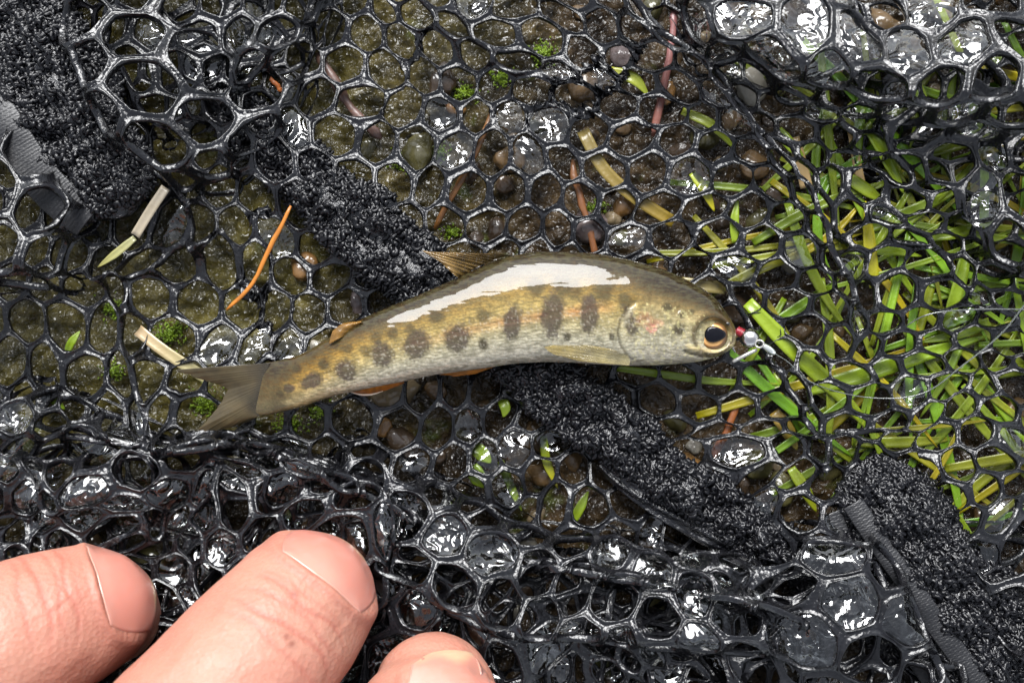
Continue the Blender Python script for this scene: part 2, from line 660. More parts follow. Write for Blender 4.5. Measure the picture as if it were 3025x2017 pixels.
def apply_folds(x, y, z, idx):
    for k in idx:
        line, w, c, h = FOLDS[k]
        d, t, nx, ny = poly_dist(x, y, line)
        env = sstep(0, 0.12, t) * (1 - sstep(0.88, 1.0, t)) + 0.15
        fall = np.exp(-(d / 130.0) ** 2)
        s = -c * np.tanh(d / w) * env * fall
        x = x + nx * s; y = y + ny * s
        z = z + h * env * np.exp(-(d / (w * 1.1)) ** 2)
    return x, y, z


def base_map(u, v):
    th = 0.20 * np.clip((330 - v) / 260, -1, 1)
    y = v + np.tanh((u - 430) / 330) * 330 * th
    x = u + 11 * vnoise(u / 105, v / 105, 0, 71) + 4.5 * vnoise(u / 44, v / 44, 0, 76)
    y = y + 11 * vnoise(u / 105, v / 105, 0, 72) + 4.5 * vnoise(u / 44, v / 44, 0, 77)
    z = net_z(x, y) + 6 * vnoise(u / 48, v / 48, 0, 78)
    crum = sstep(455, 540, y + 0.12 * (x - 200))
    x = x + crum * 15 * vnoise(u / 70, v / 70, 0, 73)
    y = y + crum * 15 * vnoise(u / 70, v / 70, 0, 74)
    z = z + crum * (6 + 16 * vnoise(u / 75, v / 75, 0, 75))
    return apply_folds(x, y, z, range(len(FOLDS)))


# ------------------------------------------------------------------ hexagonal net sheets
def hex_sheet(fmap, region, pitch, angle, w, h, seed, origin=(0, 0), squash=1.0, grow=0):
    """rounded hexagonal cells welded into one sheet of rubber struts; returns V, F, hole rings"""
    rg = np.random.default_rng(seed)
    ca, sa = math.cos(angle), math.sin(angle)
    P = np.asarray(region, float)
    cx, cy = P.mean(0)
    R = np.linalg.norm(P - (cx, cy), axis=1).max() + 4 * pitch
    n = int(R / pitch * 1.3) + 2
    I, J = np.meshgrid(np.arange(-n, n + 1), np.arange(-n, n + 1), indexing='ij')
    lx = (I + 0.5 * J).ravel() * pitch
    ly = J.ravel() * pitch * math.sqrt(3) / 2 * squash
    CU = cx + origin[0] + ca * lx - sa * ly
    CV = cy + origin[1] + sa * lx + ca * ly
    keep = inside_poly(CU, CV, region)
    if grow:
        keep = beyond(CU, CV, region)[0] < grow * pitch
    CU, CV = CU[keep], CV[keep]
    nr = 24
    th = np.arange(nr) * 2 * math.pi / nr
    ap = pitch / 2
    m = (th + math.pi / 6) % (math.pi / 3) - math.pi / 6      # angle from the nearest edge normal
    rb = ap / np.cos(m)
    prof_t = [0.0, 0.36, 0.62, 0.84, 1.0, 0.88, 0.45, 0.0]
    prof_z = [0.46, 0.52, 0.98, 0.86, 0.18, -0.55, -0.8, -0.8]
    nc = len(CU)
    hw = w * 0.92 * (1 + 0.22 * rg.standard_normal(nc).clip(-1.5, 1.5))
    ecc = 0.075 * rg.standard_normal((nc, 2))
    rh = (ap - hw[:, None]) * (0.30 / np.cos(m) + 0.70)[None, :] * 0.985
    rh = rh * (1 + ecc[:, :1] * np.cos(2 * th)[None] + ecc[:, 1:] * np.sin(2 * th)[None])
    rings = []
    for t, zz in zip(prof_t, prof_z):
        r = rb[None, :] * (1 - t) + rh * t
        px = r * np.cos(th); py = r * np.sin(th) * squash
        U = CU[:, None] + ca * px - sa * py
        Vv = CV[:, None] + sa * px + ca * py
        rings.append(np.stack([U, Vv, np.full_like(U, zz * h)], -1))
    A = np.stack(rings, 1).reshape(-1, 3)
    npf = len(prof_t)
    key = np.round(A / 0.05).astype(np.int64)
    _, first, inv = np.unique(key, axis=0, return_index=True, return_inverse=True)
    inv = inv.ravel()
    A = A[first]
    u, v, o = A[:, 0], A[:, 1], A[:, 2]
    X, Y, Z = fmap(u, v)
    e = 1.5
    xu, yu, zu = fmap(u + e, v); xv, yv, zv = fmap(u, v + e)
    Tu = np.stack([xu - X, yu - Y, zu - Z], 1) / e
    Tv = np.stack([xv - X, yv - Y, zv - Z], 1) / e
    N = np.cross(Tu, Tv)
    nl = np.linalg.norm(N, axis=1)[:, None]
    N = N / np.maximum(nl, 1e-6)
    N = np.where(nl < 0.03, np.array([0, 0, 1.0]), N)
    W = np.stack([X, Y, Z], 1) + N * o[:, None]
    W = W + 0.45 * np.stack([vnoise(u / 5, v / 5, o / 5, s) for s in (1, 2, 3)], 1)
    idx = inv.reshape(nc, npf, nr)
    j2 = np.roll(np.arange(nr), -1)
    a = idx[:, :-1, :]; b = idx[:, 1:, :]
    F = np.stack([a, b, b[:, :, j2], a[:, :, j2]], -1).reshape(-1, 4)
    rim = np.mean(np.stack([W[idx[:, 3, :]], W[idx[:, 5, :]]]), 0)
    return W, [F], rim, np.stack([CU, CV], 1)


def film_mesh(rim, seed):
    """wavy water film spanning one hole"""
    rg = np.random.default_rng(seed)
    c = rim.mean(0)
    nr = len(rim)
    ks = [1.03, 0.85, 0.62, 0.38, 0.15]
    amp = rg.uniform(3, 9) * rg.choice([-1, 1])
    ph = rg.uniform(0, 50)
    V = []
    for k in ks:
        P = c + (rim - c) * k
        P = P.copy()
        P[:, 2] += amp * (1 - k * k) + (1 - k ** 4) * 3.0 * vnoise(P[:, 0] / 13 + ph, P[:, 1] / 13, 0, seed)
        V.append(P)
    V = np.vstack(V + [c[None] + [0, 0, amp]])
    F = []
    j = np.arange(nr); j2 = (j + 1) % nr
    for r in range(len(ks) - 1):
        F.append(np.stack([r * nr + j, r * nr + j2, (r + 1) * nr + j2, (r + 1) * nr + j], 1))
    b = (len(ks) - 1) * nr
    T = np.stack([b + j, b + j2, np.full(nr, len(V) - 1)], 1)
    return V, [np.vstack(F), T]


net = thing('landing_net', 512, 341, 10,
            'black rubber landing net of wet hexagonal mesh spread under the fish', 'net')
FILM_POINTS = [(270, 22), (452, 118), (440, 160), (545, 62), (590, 90), (550, 110), (740, 250), (792, 253), (850, 30), (820, 25), (900, 28),
               (945, 28), (988, 36), (730, 60), (790, 65), (805, 110), (850, 65), (130, 420), (225, 325), (245, 332), (305, 335), (265, 70),
               (205, 60), (160, 40), (150, 30), (385, 515), (425, 535), (470, 555), (620, 555), (700, 580), (730, 575), (870, 625), (505, 440),
               (465, 420), (480, 470), (845, 320), (925, 395), (960, 110), (985, 160), (990, 200), (30, 500), (60, 520), (20, 460), (180, 560),
               (190, 600), (230, 470), (310, 480), (650, 640), (400, 590), (560, 640), (160, 225), (170, 210), (1000, 500), (950, 30), (610, 75),
               (535, 150), (560, 60), (640, 560), (300, 455), (80, 560), (120, 500), (700, 640), (780, 640), (820, 660)]


def fprob(x, y):
    if y < 130: return .16 if x > 690 else .06
    if x > 690 and y < 330: return .13
    if y > 430: return .26 if x < 420 else .15
    return .04


def beyond(x, y, poly):
    """distance outside a polygon (0 inside) and the nearest point on it"""
    P = np.asarray(poly, float)
    best = np.full(x.shape, 1e18); qx = x.copy(); qy = y.copy()
    for i in range(len(P)):
        a, b = P[i], P[(i + 1) % len(P)]
        e = b - a
        t = np.clip(((x - a[0]) * e[0] + (y - a[1]) * e[1]) / (e @ e), 0, 1)
        px, py = a[0] + t * e[0], a[1] + t * e[1]
        d2 = (x - px) ** 2 + (y - py) ** 2
        m = d2 < best
        best = np.where(m, d2, best); qx = np.where(m, px, qx); qy = np.where(m, py, qy)
    ins = inside_poly(x, y, poly)
    return np.where(ins, 0.0, np.sqrt(best)), qx, qy


def rolled(fmap, poly):
    def f(u, v):
        d, qx, qy = beyond(u, v, poly)
        k = 0.78 * d / (d + 9.0)
        x, y, z = fmap(u + (qx - u) * k, v + (qy - v) * k)
        return x, y, np.maximum(z - 0.95 * d * d / (d + 12.0), 16 + 3 * vnoise(u / 30, v / 30, 0, 5))
    return f


def add_sheet(fmap, region, pitch, angle, w, h, seed, films, **kw):
    if seed != 11:
        fmap = rolled(fmap, region)
    V, F, rim, cuv = hex_sheet(fmap, region, pitch, angle, w, h, seed, grow=0 if seed == 11 else 1.7, **kw)
    o = mk('net_mesh', V, F, M_RUB, net)
    cen = rim.mean(1)
    # where the hole ends up in the photograph
    pf = CAMD / (CAMD + ZF - cen[:, 2])
    sx = 512 + (cen[:, 0] - 512) * pf; sy = 341 + (cen[:, 1] - 341) * pf
    used = set()
    rg = np.random.default_rng(seed + 900)
    films = list(films) + [(a, b) for a, b, q in zip(sx, sy, rg.random(len(sx))) if seed not in (12, 14, 22) and q < fprob(a, b) and -20 < a < 1044 and -20 < b < 702]
    for (fx, fy) in films:
        d = (sx - fx) ** 2 + (sy - fy) ** 2
        k = int(d.argmin())
        if d[k] < (pitch * 0.8) ** 2 and k not in used:
            used.add(k)
            fv, ff = film_mesh(rim[k], 1000 + seed * 100 + k)
            mk('water_film', fv, ff, M_FILM, o)
    return o


frame_poly = [(-110, -90), (1134, -90), (1134, 790), (-110, 790)]
add_sheet(base_map, frame_poly, 38.5, 0.06, 2.6, 3.7, 11, FILM_POINTS)


def drape_map(z0, amp, wl, seed, lat=0.0, edge=None, folds=(), tilt=(0, 0), c=(0, 0)):
    def f(u, v):
        x = u + lat * 1.35 * vnoise(u / wl, v / wl, 0, seed) + 6 * vnoise(u / 38, v / 38, 0, seed + 5)
        y = v + lat * 1.35 * vnoise(u / wl, v / wl, 0, seed + 1) + 6 * vnoise(u / 38, v / 38, 0, seed + 6)
        z = z0 + amp * vnoise(u / wl, v / wl, 0, seed + 2) + tilt[0] * (u - c[0]) + tilt[1] * (v - c[1])
        if edge is not None:
            z = z - edge(u, v)
        return apply_folds(x, y, z, folds)
    return f


# raised flap of larger cells at the top left, over the wide strap
add_sheet(drape_map(80, 14, 110, 201, 9, edge=lambda u, v: 40 * sstep(170, 300, u + 0.5 * v), tilt=(0, .36), c=(0, 60)),
          [(62, -80), (330, -80), (300, 30), (262, 110), (215, 150), (165, 160), (125, 130), (85, 75)], 57, 0.35, 3.6, 4.6, 12, [(268, 18), (232, 40)])
add_sheet(drape_map(58, 20, 70, 211, 12), [(120, -60), (330, -60), (290, 40), (220, 90), (150, 110), (110, 50)], 44, 0.1, 3.2, 4.2, 13, [(150, 34), (200, 60), (165, 18)])
# corner strands over the wide strap at the left edge
add_sheet(drape_map(74, 10, 80, 221, 6, tilt=(0, .3), c=(0, 180)), [(-90, 120), (-5, 128), (30, 170), (62, 215), (40, 262), (-90, 270)], 60, 0.25, 3.8, 4.6, 14, [])
# upper right flap hanging over the grass
add_sheet(drape_map(84, 12, 100, 231, 10, tilt=(0, .42), c=(0, 30)),
          [(690, -80), (1130, -80), (1130, 130), (1000, 110), (930, 95), (860, 70), (790, 60), (735, 40)], 54, 0.1, 4.0, 4.6, 15, FILM_POINTS)
add_sheet(drape_map(62, 18, 80, 241, 12), [(880, 60), (960, 70), (1130, 100), (1130, 260), (1030, 250), (960, 190), (900, 140)], 46, -0.2, 3.4, 4.2, 16, FILM_POINTS)
# crumpled gathers along the bottom
add_sheet(drape_map(54, 20, 62, 251, 22, folds=(7,)),
          [(-90, 425), (60, 415), (150, 440), (250, 430), (350, 480), (420, 540), (520, 580), (700, 600), (820, 640), (820, 790), (-90, 790)],
          40, 0.25, 2.9, 4.0, 17, FILM_POINTS)
add_sheet(drape_map(76, 20, 58, 261, 24),
          [(-90, 455), (90, 450), (200, 470), (330, 500), (400, 560), (520, 600), (690, 625), (760, 790), (-90, 790)], 37, -0.2, 2.8, 3.9, 18, FILM_POINTS)
# row of big wet cells along the ridge by the fingers
add_sheet(drape_map(76, 12, 90, 271, 8, tilt=(-.10, .40), c=(560, 560)),
          [(345, 470), (420, 500), (500, 540), (600, 560), (720, 590), (780, 640), (640, 640), (520, 620), (430, 580), (360, 530)], 46, 0.42, 3.3, 4.4, 19, FILM_POINTS)
# large strands over the webbing at the lower right
add_sheet(drape_map(96, 16, 90, 281, 10, edge=lambda u, v: 26 * sstep(850, 740, u)),
          [(735, 575), (800, 545), (850, 545), (882, 575), (925, 660), (955, 730), (960, 790), (740, 790)], 58, 0.2, 3.7, 4.6, 20, FILM_POINTS)
add_sheet(drape_map(66, 20, 70, 291, 14), [(640, 600), (740, 575), (860, 560), (940, 640), (980, 790), (640, 790)], 42, -0.1, 3.1, 4.2, 21, FILM_POINTS)
add_sheet(drape_map(92, 8, 90, 296, 6, tilt=(0, .2), c=(0, 660)), [(985, 555), (1130, 560), (1130, 790), (1070, 700), (1020, 620)], 66, 0.5, 3.8, 4.6, 22, [])


# ------------------------------------------------------------------ ground
def build_ground():
    def axis(lo, hi, n, far):
        a = np.linspace(lo, hi, n)
        st = a[1] - a[0]
        out, x, s = [], 0.0, st
        while x < far:
            s *= 1.25; x += s; out.append(x)
        out = np.array(out)
        return np.r_[lo - out[::-1], a, hi + out]
    gx = axis(-140, 1164, 436, 2600); gy = axis(-120, 802, 308, 2600)
    X, Y = np.meshgrid(gx, gy, indexing='ij')
    Z = ground_h(X, Y)
    V = np.stack([X, Y, Z], -1).reshape(-1, 3)
    o = mk('ground', V, [grid_faces(len(gx), len(gy))], M_GROUND, attrs={'soil': soil_mask(X, Y).ravel()})
    tag(o, 'dark wet rock and soil with olive algae under the net', 'ground', kind='structure')


build_ground()


# ------------------------------------------------------------------ pebbles
def ico_sphere(sub):
    import bmesh
    bm = bmesh.new()
    bmesh.ops.create_icosphere(bm, subdivisions=sub, radius=1.0)
    V = np.array([v.co[:] for v in bm.verts]); F = np.array([[v.index for v in f.verts] for f in bm.faces])
    bm.free()
    return V, F


PEB_COL = [('olive', (.050, .044, .014)), ('dark brown', (.034, .020, .010)), ('brown', (.085, .050, .020)), ('amber brown', (.13, .065, .018)),
           ('tan', (.17, .125, .07)), ('purplish grey', (.10, .075, .072)), ('pale grey', (.22, .20, .165))]
PEB_P = [.2, .22, .24, .1, .1, .08, .06]


def where(x, y):
    """what a spot on the ground lies next to"""
    spots = [((420, 40), 'at the top centre'), ((250, 60), 'by the raised flap of large cells'), ((60, 90), 'by the wide upper left strap'), ((60, 300), 'at the left edge'),
             ((210, 250), 'left of the orange needle'), ((330, 300), 'above the tail of the fish'), ((180, 410), 'by the tail fin'), ((330, 430), 'below the tail of the fish'),
             ((470, 430), 'below the belly of the fish'), ((500, 150), 'behind the dorsal fin'), ((620, 190), 'above the back of the fish'), ((640, 60), 'by the hanging pinkish stem'),
             ((740, 110), 'beside the diagonal fold'), ((860, 60), 'below the upper right flap'), ((960, 180), 'by the right edge folds'), ((880, 270), 'around the yellow grass blade'),
             ((760, 300), 'in front of the fish'), ((700, 420), 'below the head of the fish'), ((780, 490), 'between the two lower straps'), ((900, 420), 'in the lower grass'),
             ((1000, 430), 'by the lower right edge of the grass'), ((560, 520), 'left of the strap flap'), ((80, 500), 'in the lower left gathers'), ((280, 520), 'near the fingertips'),
             ((480, 600), 'beside the thumb'), ((620, 620), 'in the bottom middle gathers'), ((780, 630), 'in the lower right gathers'), ((950, 600), 'by the lower right strap')]
    return min(spots, key=lambda q: (q[0][0] - x) ** 2 + (q[0][1] - y) ** 2)[1]


def build_pebbles():
    V0, F0 = ico_sphere(3)
    meshes = []
    for k in range(8):
        rg = np.random.default_rng(300 + k)
        s = np.array([rg.uniform(0.85, 1.2), rg.uniform(0.7, 1.0), rg.uniform(0.5, 0.75)])
        d = 1 + 0.30 * fbm(V0[:, 0] * 1.1 + k * 9, V0[:, 1] * 1.1, V0[:, 2] * 1.1, 5, 3) + 0.04 * vnoise(V0[:, 0] * 5, V0[:, 1] * 5, V0[:, 2] * 5 + k, 6)
        V = V0 * d[:, None] * s * K * 10
        meshes.append(make_mesh('pebble', V, [F0], M_STONE, raw=True))
    placed = []
    n = 0
    tries = 0
    while n < 170 and tries < 9000:
        tries += 1
        x, y = RNG.uniform(-40, 1064), RNG.uniform(-40, 722)
        so = float(soil_mask(np.array([x]), np.array([y]))[0])
        if RNG.random() > 0.05 + 0.95 * so: continue
        r = 9 + 12 * RNG.random() ** 2
        if any((x - a) ** 2 + (y - b) ** 2 < (0.78 * (r + c)) ** 2 for a, b, c in placed): continue
        placed.append((x, y, r))
        o = bpy.data.objects.new('pebble', meshes[n % 8])
        scene.collection.objects.link(o)
        g = float(ground_h(np.array([x]), np.array([y]))[0])
        o.location = wv(x, y, g + r * 0.12)
        s = r / 10
        o.scale = (s * RNG.uniform(0.9, 1.25), s, s * 0.85)
        o.rotation_euler = (RNG.uniform(-.25, .25), RNG.uniform(-.25, .25), RNG.uniform(0, 6.28))
        cn, cc = PEB_COL[RNG.choice(len(PEB_COL), p=PEB_P)]
        kk = RNG.uniform(0.75, 1.25)
        o.color = (cc[0] * kk, cc[1] * kk, cc[2] * kk, 1)
        size = 'large' if r > 16 else ('medium' if r > 11.5 else 'small')
        tag(o, size + ' ' + cn + ' wet pebble under the net ' + where(x, y), 'pebble', 'wet pebbles under the net')
        n += 1


build_pebbles()


# ------------------------------------------------------------------ plants on the ground
def blade_mesh(P, width, fold=0.25, tip=True, ns=14, nw=5, wrinkle=0.0):
    """a blade following control points P (x,y,z): V-folded strip with thickness"""
    C = catmull(P, ns)
    T, S, N = frames(C)
    t = np.linspace(0, 1, ns)
    prof = np.ones(ns)
    if tip:
        prof = np.clip(np.minimum(1.0, (1 - t) / 0.45 + 0.03), 0, 1) ** 0.7
        prof *= 0.75 + 0.25 * sstep(0, 0.25, t)
    s = np.linspace(-1, 1, nw)
    hw = width / 2 * prof
    G = (C[:, None, :] + S[:, None, :] * (hw[:, None] * s[None])[..., None]
         + N[:, None, :] * (fold * hw[:, None] * np.abs(s)[None] ** 1.3)[..., None])
    G[..., 2] += wrinkle * vnoise(G[..., 0] / 8, G[..., 1] / 8, 0, 9)
    return solid_sheet(G, 0.9), G


def stalk(name, P, width, mat, label, cat, *, tint=(1, 1, 1), tip=True, round_=False, group=None, ramp=None, ns=16):
    if round_:
        C = catmull(P, ns)
        t = np.linspace(0, 1, ns)
        rad = width / 2 * (np.minimum(1, np.minimum(t, 1 - t) * 9 + 0.45) if tip else np.ones(ns))
        rad = rad * 0.86 * (1 + 0.22 * vnoise(t * 11, t * 0, 0, int(P[0][0])))
        C[:, :2] += 1.3 * np.stack([vnoise(t * 6, t * 0, 0, int(P[0][1]) + 3), vnoise(t * 6, t * 0 + 5, 0, int(P[0][1]) + 4)], 1)
        V, F = tube(C, rad, 8, 0.55)
        tt = np.r_[np.repeat(t, 8), 0, 1]
    else:
        (V, F), G = blade_mesh(P, width, tip=tip, ns=ns)
        tt = np.tile(np.repeat(np.linspace(0, 1, ns), 5), 2)
    cols = np.ones((len(V), 3)) * np.asarray(tint)
    if ramp is not None:
        cols = lerp(np.asarray(tint)[None], np.asarray(ramp)[None], tt[:, None])
    if round_:
        cols = cols * (1 + .45 * vnoise(V[:, 0] / 5, V[:, 1] / 5, V[:, 2] / 3, 77))[:, None]
    o = mk(name, V, F, mat, cols=cols)
    return tag(o, label, cat, group)


YEL = (1.95, 1.2, 0.8)
GRASS = [  # named blades, points in photo units
    ([(758, 300, 22), (800, 345, 24), (850, 392, 22), (905, 452, 18)], 17, (1, 1, 1), (1.1, 1, 1), 'broad bright green grass blade running diagonally down right of the fish snout'),
    ([(820, 392, 20), (870, 378, 24), (930, 358, 24), (1010, 335, 20)], 17, (1, 1, 1), (0.9, 1, 1), 'wide green grass blade rising to the right below the fishing line'),
    ([(889, 285, 26), (884, 245, 28), (880, 195, 27)], 13, (1.6, 1.1, 1), YEL, 'upright yellow grass blade with brown specks in the middle of the grass patch'),
    ([(878, 116, 34), (895, 145, 36), (918, 188, 32)], 13, (1, 1, 1), (1.1, 1.1, 1), 'bright green grass blade tip slanting from the upper right mesh'),
    ([(745, 238, 22), (744, 215, 24), (748, 192, 22)], 9, (1, 1, 1), (1, 1, 1), 'short upright bright green grass blade above the fish head'),
    ([(700, 165, 22), (712, 182, 24), (724, 205, 20)], 10, (1.2, 1.05, 1), YEL, 'yellowing grass blade above the dark back of the head'),
    ([(880, 225, 20), (930, 205, 24), (985, 180, 22)], 13, (1, 1, 1), (1, 1, 1), 'green grass blade rising right just beside the yellow blade'),
    ([(860, 168, 22), (880, 182, 24), (902, 196, 22)], 13, (1.1, 1.05, 1), (1.1, 1, 1), 'short thick green blade left of the upper right fold'),
    ([(985, 250, 24), (975, 290, 26), (960, 335, 22)], 14, (0.95, 1, 1), (1, 1, 1), 'long green blade standing near the right edge below the folds'),
    ([(862, 246, 24), (905, 247, 28), (940, 252, 22)], 10, (1, 1, 1), (1, 1, 1), 'narrow green blade crossing behind the yellow blade'),
    ([(805, 474, 16), (818, 495, 20), (832, 520, 16)], 12, (1.0, 0.95, 1), (1.3, 1, 1), 'pale green grass blade left of the lower right strap'),
    ([(970, 515, 30), (995, 555, 28), (1016, 583, 22)], 8, (0.95, 1, 1), (1, 1, 1), 'thin straight green blade beside the lower right strap'),
    ([(1010, 320, 24), (985, 330, 25), (940, 342, 20)], 12, (1, 1, 1), (1, 1, 1), 'green blade lying level at the right edge under the line'),
    ([(615, 368, 18), (660, 374, 20), (720, 382, 20), (800, 386, 16)], 8, (1, 1, 1), (1, 1, 1), 'long thin green blade lying under the chin of the fish'),
    ([(500, 400, 18), (505, 410, 22), (503, 420, 20)], 11, (1, 1, 1), (1, 1.0, 1), 'tiny green leaf below the pelvic fin'),
    ([(472, 450, 18), (480, 458, 20), (490, 468, 18)], 15, (1, 1, 1), (1, 1, 1), 'short green leaf scrap in the middle of the lower mesh'),
    ([(470, 472, 18), (476, 482, 20), (484, 494, 18)], 17, (0.85, 0.95, 1), (1, 1, 1), 'folded green leaf scrap below the other scrap'),
    ([(500, 466, 18), (510, 490, 20), (522, 518, 18)], 9, (1, 1, 1), (1, 1, 1), 'slender green blade dangling down beside the leaf scraps'),
    ([(545, 440, 18), (548, 465, 20), (560, 495, 18)], 9, (0.9, 0.95, 1), (1.6, 1, 1), 'green blade with a yellow end near the strap'),
    ([(575, 530, 18), (583, 515, 20), (592, 498, 18)], 10, (1, 1, 1), (1, 1, 1), 'small green blade under the lower mesh, left of the strap flap'),
    ([(44, 352, 14), (50, 342, 18), (58, 330, 16)], 8, (0.9, 1, 1), (1, 1, 1), 'single green blade tip in a left edge cell'),
    ([(20, 395, 14), (30, 400, 18), (42, 412, 16)], 10, (0.8, 0.95, 1), (0.9, 1, 1), 'dull green leaf scrap below the single left blade'),
    ([(900, 655, 30), (905, 635, 34), (908, 610, 32)], 14, (1.7, 1.05, 1), YEL, 'yellow green blade with dark specks among the lower right cells'),
    ([(690, 100, 20), (720, 115, 24), (745, 140, 22)], 10, (1.3, 1.05, 1.5), (1.1, 1, 1), 'pale olive blade under the diagonal fold'),
    ([(615, 58, 20), (640, 68, 24), (655, 84, 20)], 12, (1.5, 1.1, 2.5), (1.3, 1.1, 2), 'pale green blade under the top centre cells'),
    ([(790, 120, 22), (805, 140, 26), (818, 150, 22)], 12, (1, 1, 1), (1, 1, 1), 'green blade segment under the squeezed cells'),
    ([(920, 60, 34), (935, 95, 36), (925, 140, 30)], 12, (1, 1, 1), (1, 1, 1), 'upright green blade below the top right flap'),
    ([(1020, 215, 24), (975, 228, 26), (930, 236, 22)], 12, (1.05, 1, 1), (1, 1, 1), 'green blade entering level from the right edge above the bent blades'),
]
for P, w, t0, t1, lab in GRASS:
    stalk('grass_blade', P, w, M_GRASS, lab, 'grass blade', tint=t0, ramp=t1)

# the tangle of look-alike blades under the right of the net
GP = [(755, 270), (770, 190), (810, 110), (870, 60), (930, 30), (1080, 20), (1080, 540), (980, 480), (860, 490), (800, 450), (755, 340)]
ng = 0
while ng < 110:
    x, y = RNG.uniform(740, 1080), RNG.uniform(40, 520)
    if not inside_poly(np.array([x]), np.array([y]), GP)[0]: continue
    a = RNG.choice([-0.35, -0.45, 0.9, 1.1, 1.5, 0.1, 2.0]) + RNG.normal(0, 0.25)
    L = RNG.uniform(110, 260)
    bend = RNG.normal(0, 0.18)
    z = RNG.uniform(6, 25)
    P = []
    for q in (-0.5, -0.17, 0.17, 0.5):
        P.append((x + L * q * math.cos(a + bend * q), y + L * q * math.sin(a + bend * q), z + 5 * (0.25 - q * q) * 4 - 4))
    yel = RNG.random() < 0.13
    t0 = np.array(YEL) * RNG.uniform(0.7, 1.1) if yel else np.array([RNG.uniform(0.62, 1.08), RNG.uniform(0.66, 1.12), 1])
    wd = RNG.uniform(5.5, 11.5)
    lab = ('long ' if L > 205 else 'short ' if L < 150 else '') + ('yellowing ' if yel else 'dark green ' if t0[1] < .75 else 'light green ' if t0[0] > 1 else 'green ') + ('broad ' if wd > 8.5 else 'slim ')
    lab += 'grass blade ' + ('level ' if abs(math.sin(a)) < .4 else 'upright ' if abs(math.sin(a)) > .87 else 'slanted ') + where(x, y)
    stalk('grass_blade', P, wd, M_GRASS, lab, 'grass blade',
          tint=t0, ramp=t0 * np.array([1.15, 1.0, 1]), group='tangled grass blades under the net')
    ng += 1

LITTER = [
    ('pine_needle', [(286, 201, 44), (268, 236, 42), (246, 279, 38), (217, 309, 34)], 5.5, M_NEEDLE, (1, 1, 1), (1.1, 1.1, 1), True, 'long orange pine needle slanting across the mesh above the tail', 'needle'),
    ('pine_needle', [(262, 70, 40), (268, 75, 40), (275, 82, 38)], 5.5, M_NEEDLE, (1, .8, 1), (1, .8, 1), True, 'short orange needle fragment beside the top left flap', 'needle'),
    ('twig', [(494, 92, 14), (484, 118, 16), (465, 158, 16), (447, 190, 15), (430, 222, 13)], 9, M_NEEDLE, (.40, .52, 1.2), (.48, .58, 1.1), True, 'reddish brown twig under the mesh behind the dorsal fin', 'twig'),
    ('twig', [(575, 150, 14), (582, 185, 16), (592, 215, 16), (600, 255, 13)], 9, M_NEEDLE, (.42, .52, 1.4), (.46, .5, 1.3), True, 'reddish twig meeting the back of the fish from above', 'twig'),
    ('twig', [(682, -10, 18), (678, 40, 20), (668, 90, 18), (660, 125, 16)], 9, M_NEEDLE, (.6, .75, 5.0), (.45, .5, 2.4), True, 'pinkish stem hanging from the top edge right of centre', 'twig'),
    ('twig', [(306, 36, 12), (322, 62, 13), (340, 92, 12), (375, 128, 12)], 12, M_STRAW, (.28, .18, .2), (.30, .2, .24), True, 'dull brown stick under the cells top centre left', 'twig'),
    ('straw', [(586, 120, 18), (606, 158, 20), (632, 184, 20), (660, 203, 18), (682, 216, 16)], 13, M_STRAW, (.42, .36, .16), (.55, .42, .07), False, 'golden bent straw stem under the mesh above the fish back', 'straw'),
    ('pine_needle', [(750, 402, 14), (742, 425, 16), (730, 450, 16), (719, 472, 14)], 10, M_NEEDLE, (.55, .5, .9), (.5, .42, .8), True, 'thick orange brown needle under the mesh below the hook', 'needle'),
    ('straw', [(156, 183, 40), (142, 205, 42), (124, 232, 38)], 10, M_STRAW, (.82, .8, .86), (.9, .88, .95), False, 'white straw piece under the mesh below the wide strap', 'straw'),
    ('straw', [(122, 234, 34), (104, 249, 34), (82, 264, 30)], 8, M_STRAW, (.72, .8, .6), (.8, .85, .4), True, 'pale greenish straw tip pointing down left beside the white straw', 'straw'),
    ('straw', [(124, 329, 30), (146, 346, 34), (172, 364, 33), (202, 384, 26)], 12, M_STRAW, (.98, .82, .72), (.85, .9, .6), False, 'whitish pink straw lying under the tip of the tail fin', 'straw'),
    ('straw', [(806, 128, 20), (812, 150, 22), (820, 180, 20)], 13, M_STRAW, (.8, .62, .4), (.9, .7, .45), False, 'tan straw piece under the mesh in the grass above the yellow blade', 'straw'),
    ('straw', [(868, 120, 18), (872, 150, 20), (880, 185, 18)], 9, M_STRAW, (1, .75, .45), (1, .8, .5), False, 'upright beige straw beside the bright green tip', 'straw'),
    ('straw', [(735, 285, 18), (712, 283, 20), (690, 280, 18)], 13, M_STRAW, (.5, .45, .2), (.55, .5, .25), False, 'brownish straw stub above the head of the fish', 'straw'),
    ('dead_leaf', [(788, 415, 12), (800, 432, 16), (812, 455, 14)], 15, M_STRAW, (.7, .5, .10), (.6, .55, .12), True, 'curled yellow brown leaf below the fold right of the hook', 'leaf'),
]
for nm, P, w, m, t0, t1, tip, lab, cat in LITTER:
    stalk(nm, P, w, m, lab, cat, tint=t0, ramp=t1, tip=tip, round_=nm in ('pine_needle', 'twig'), ns=14)


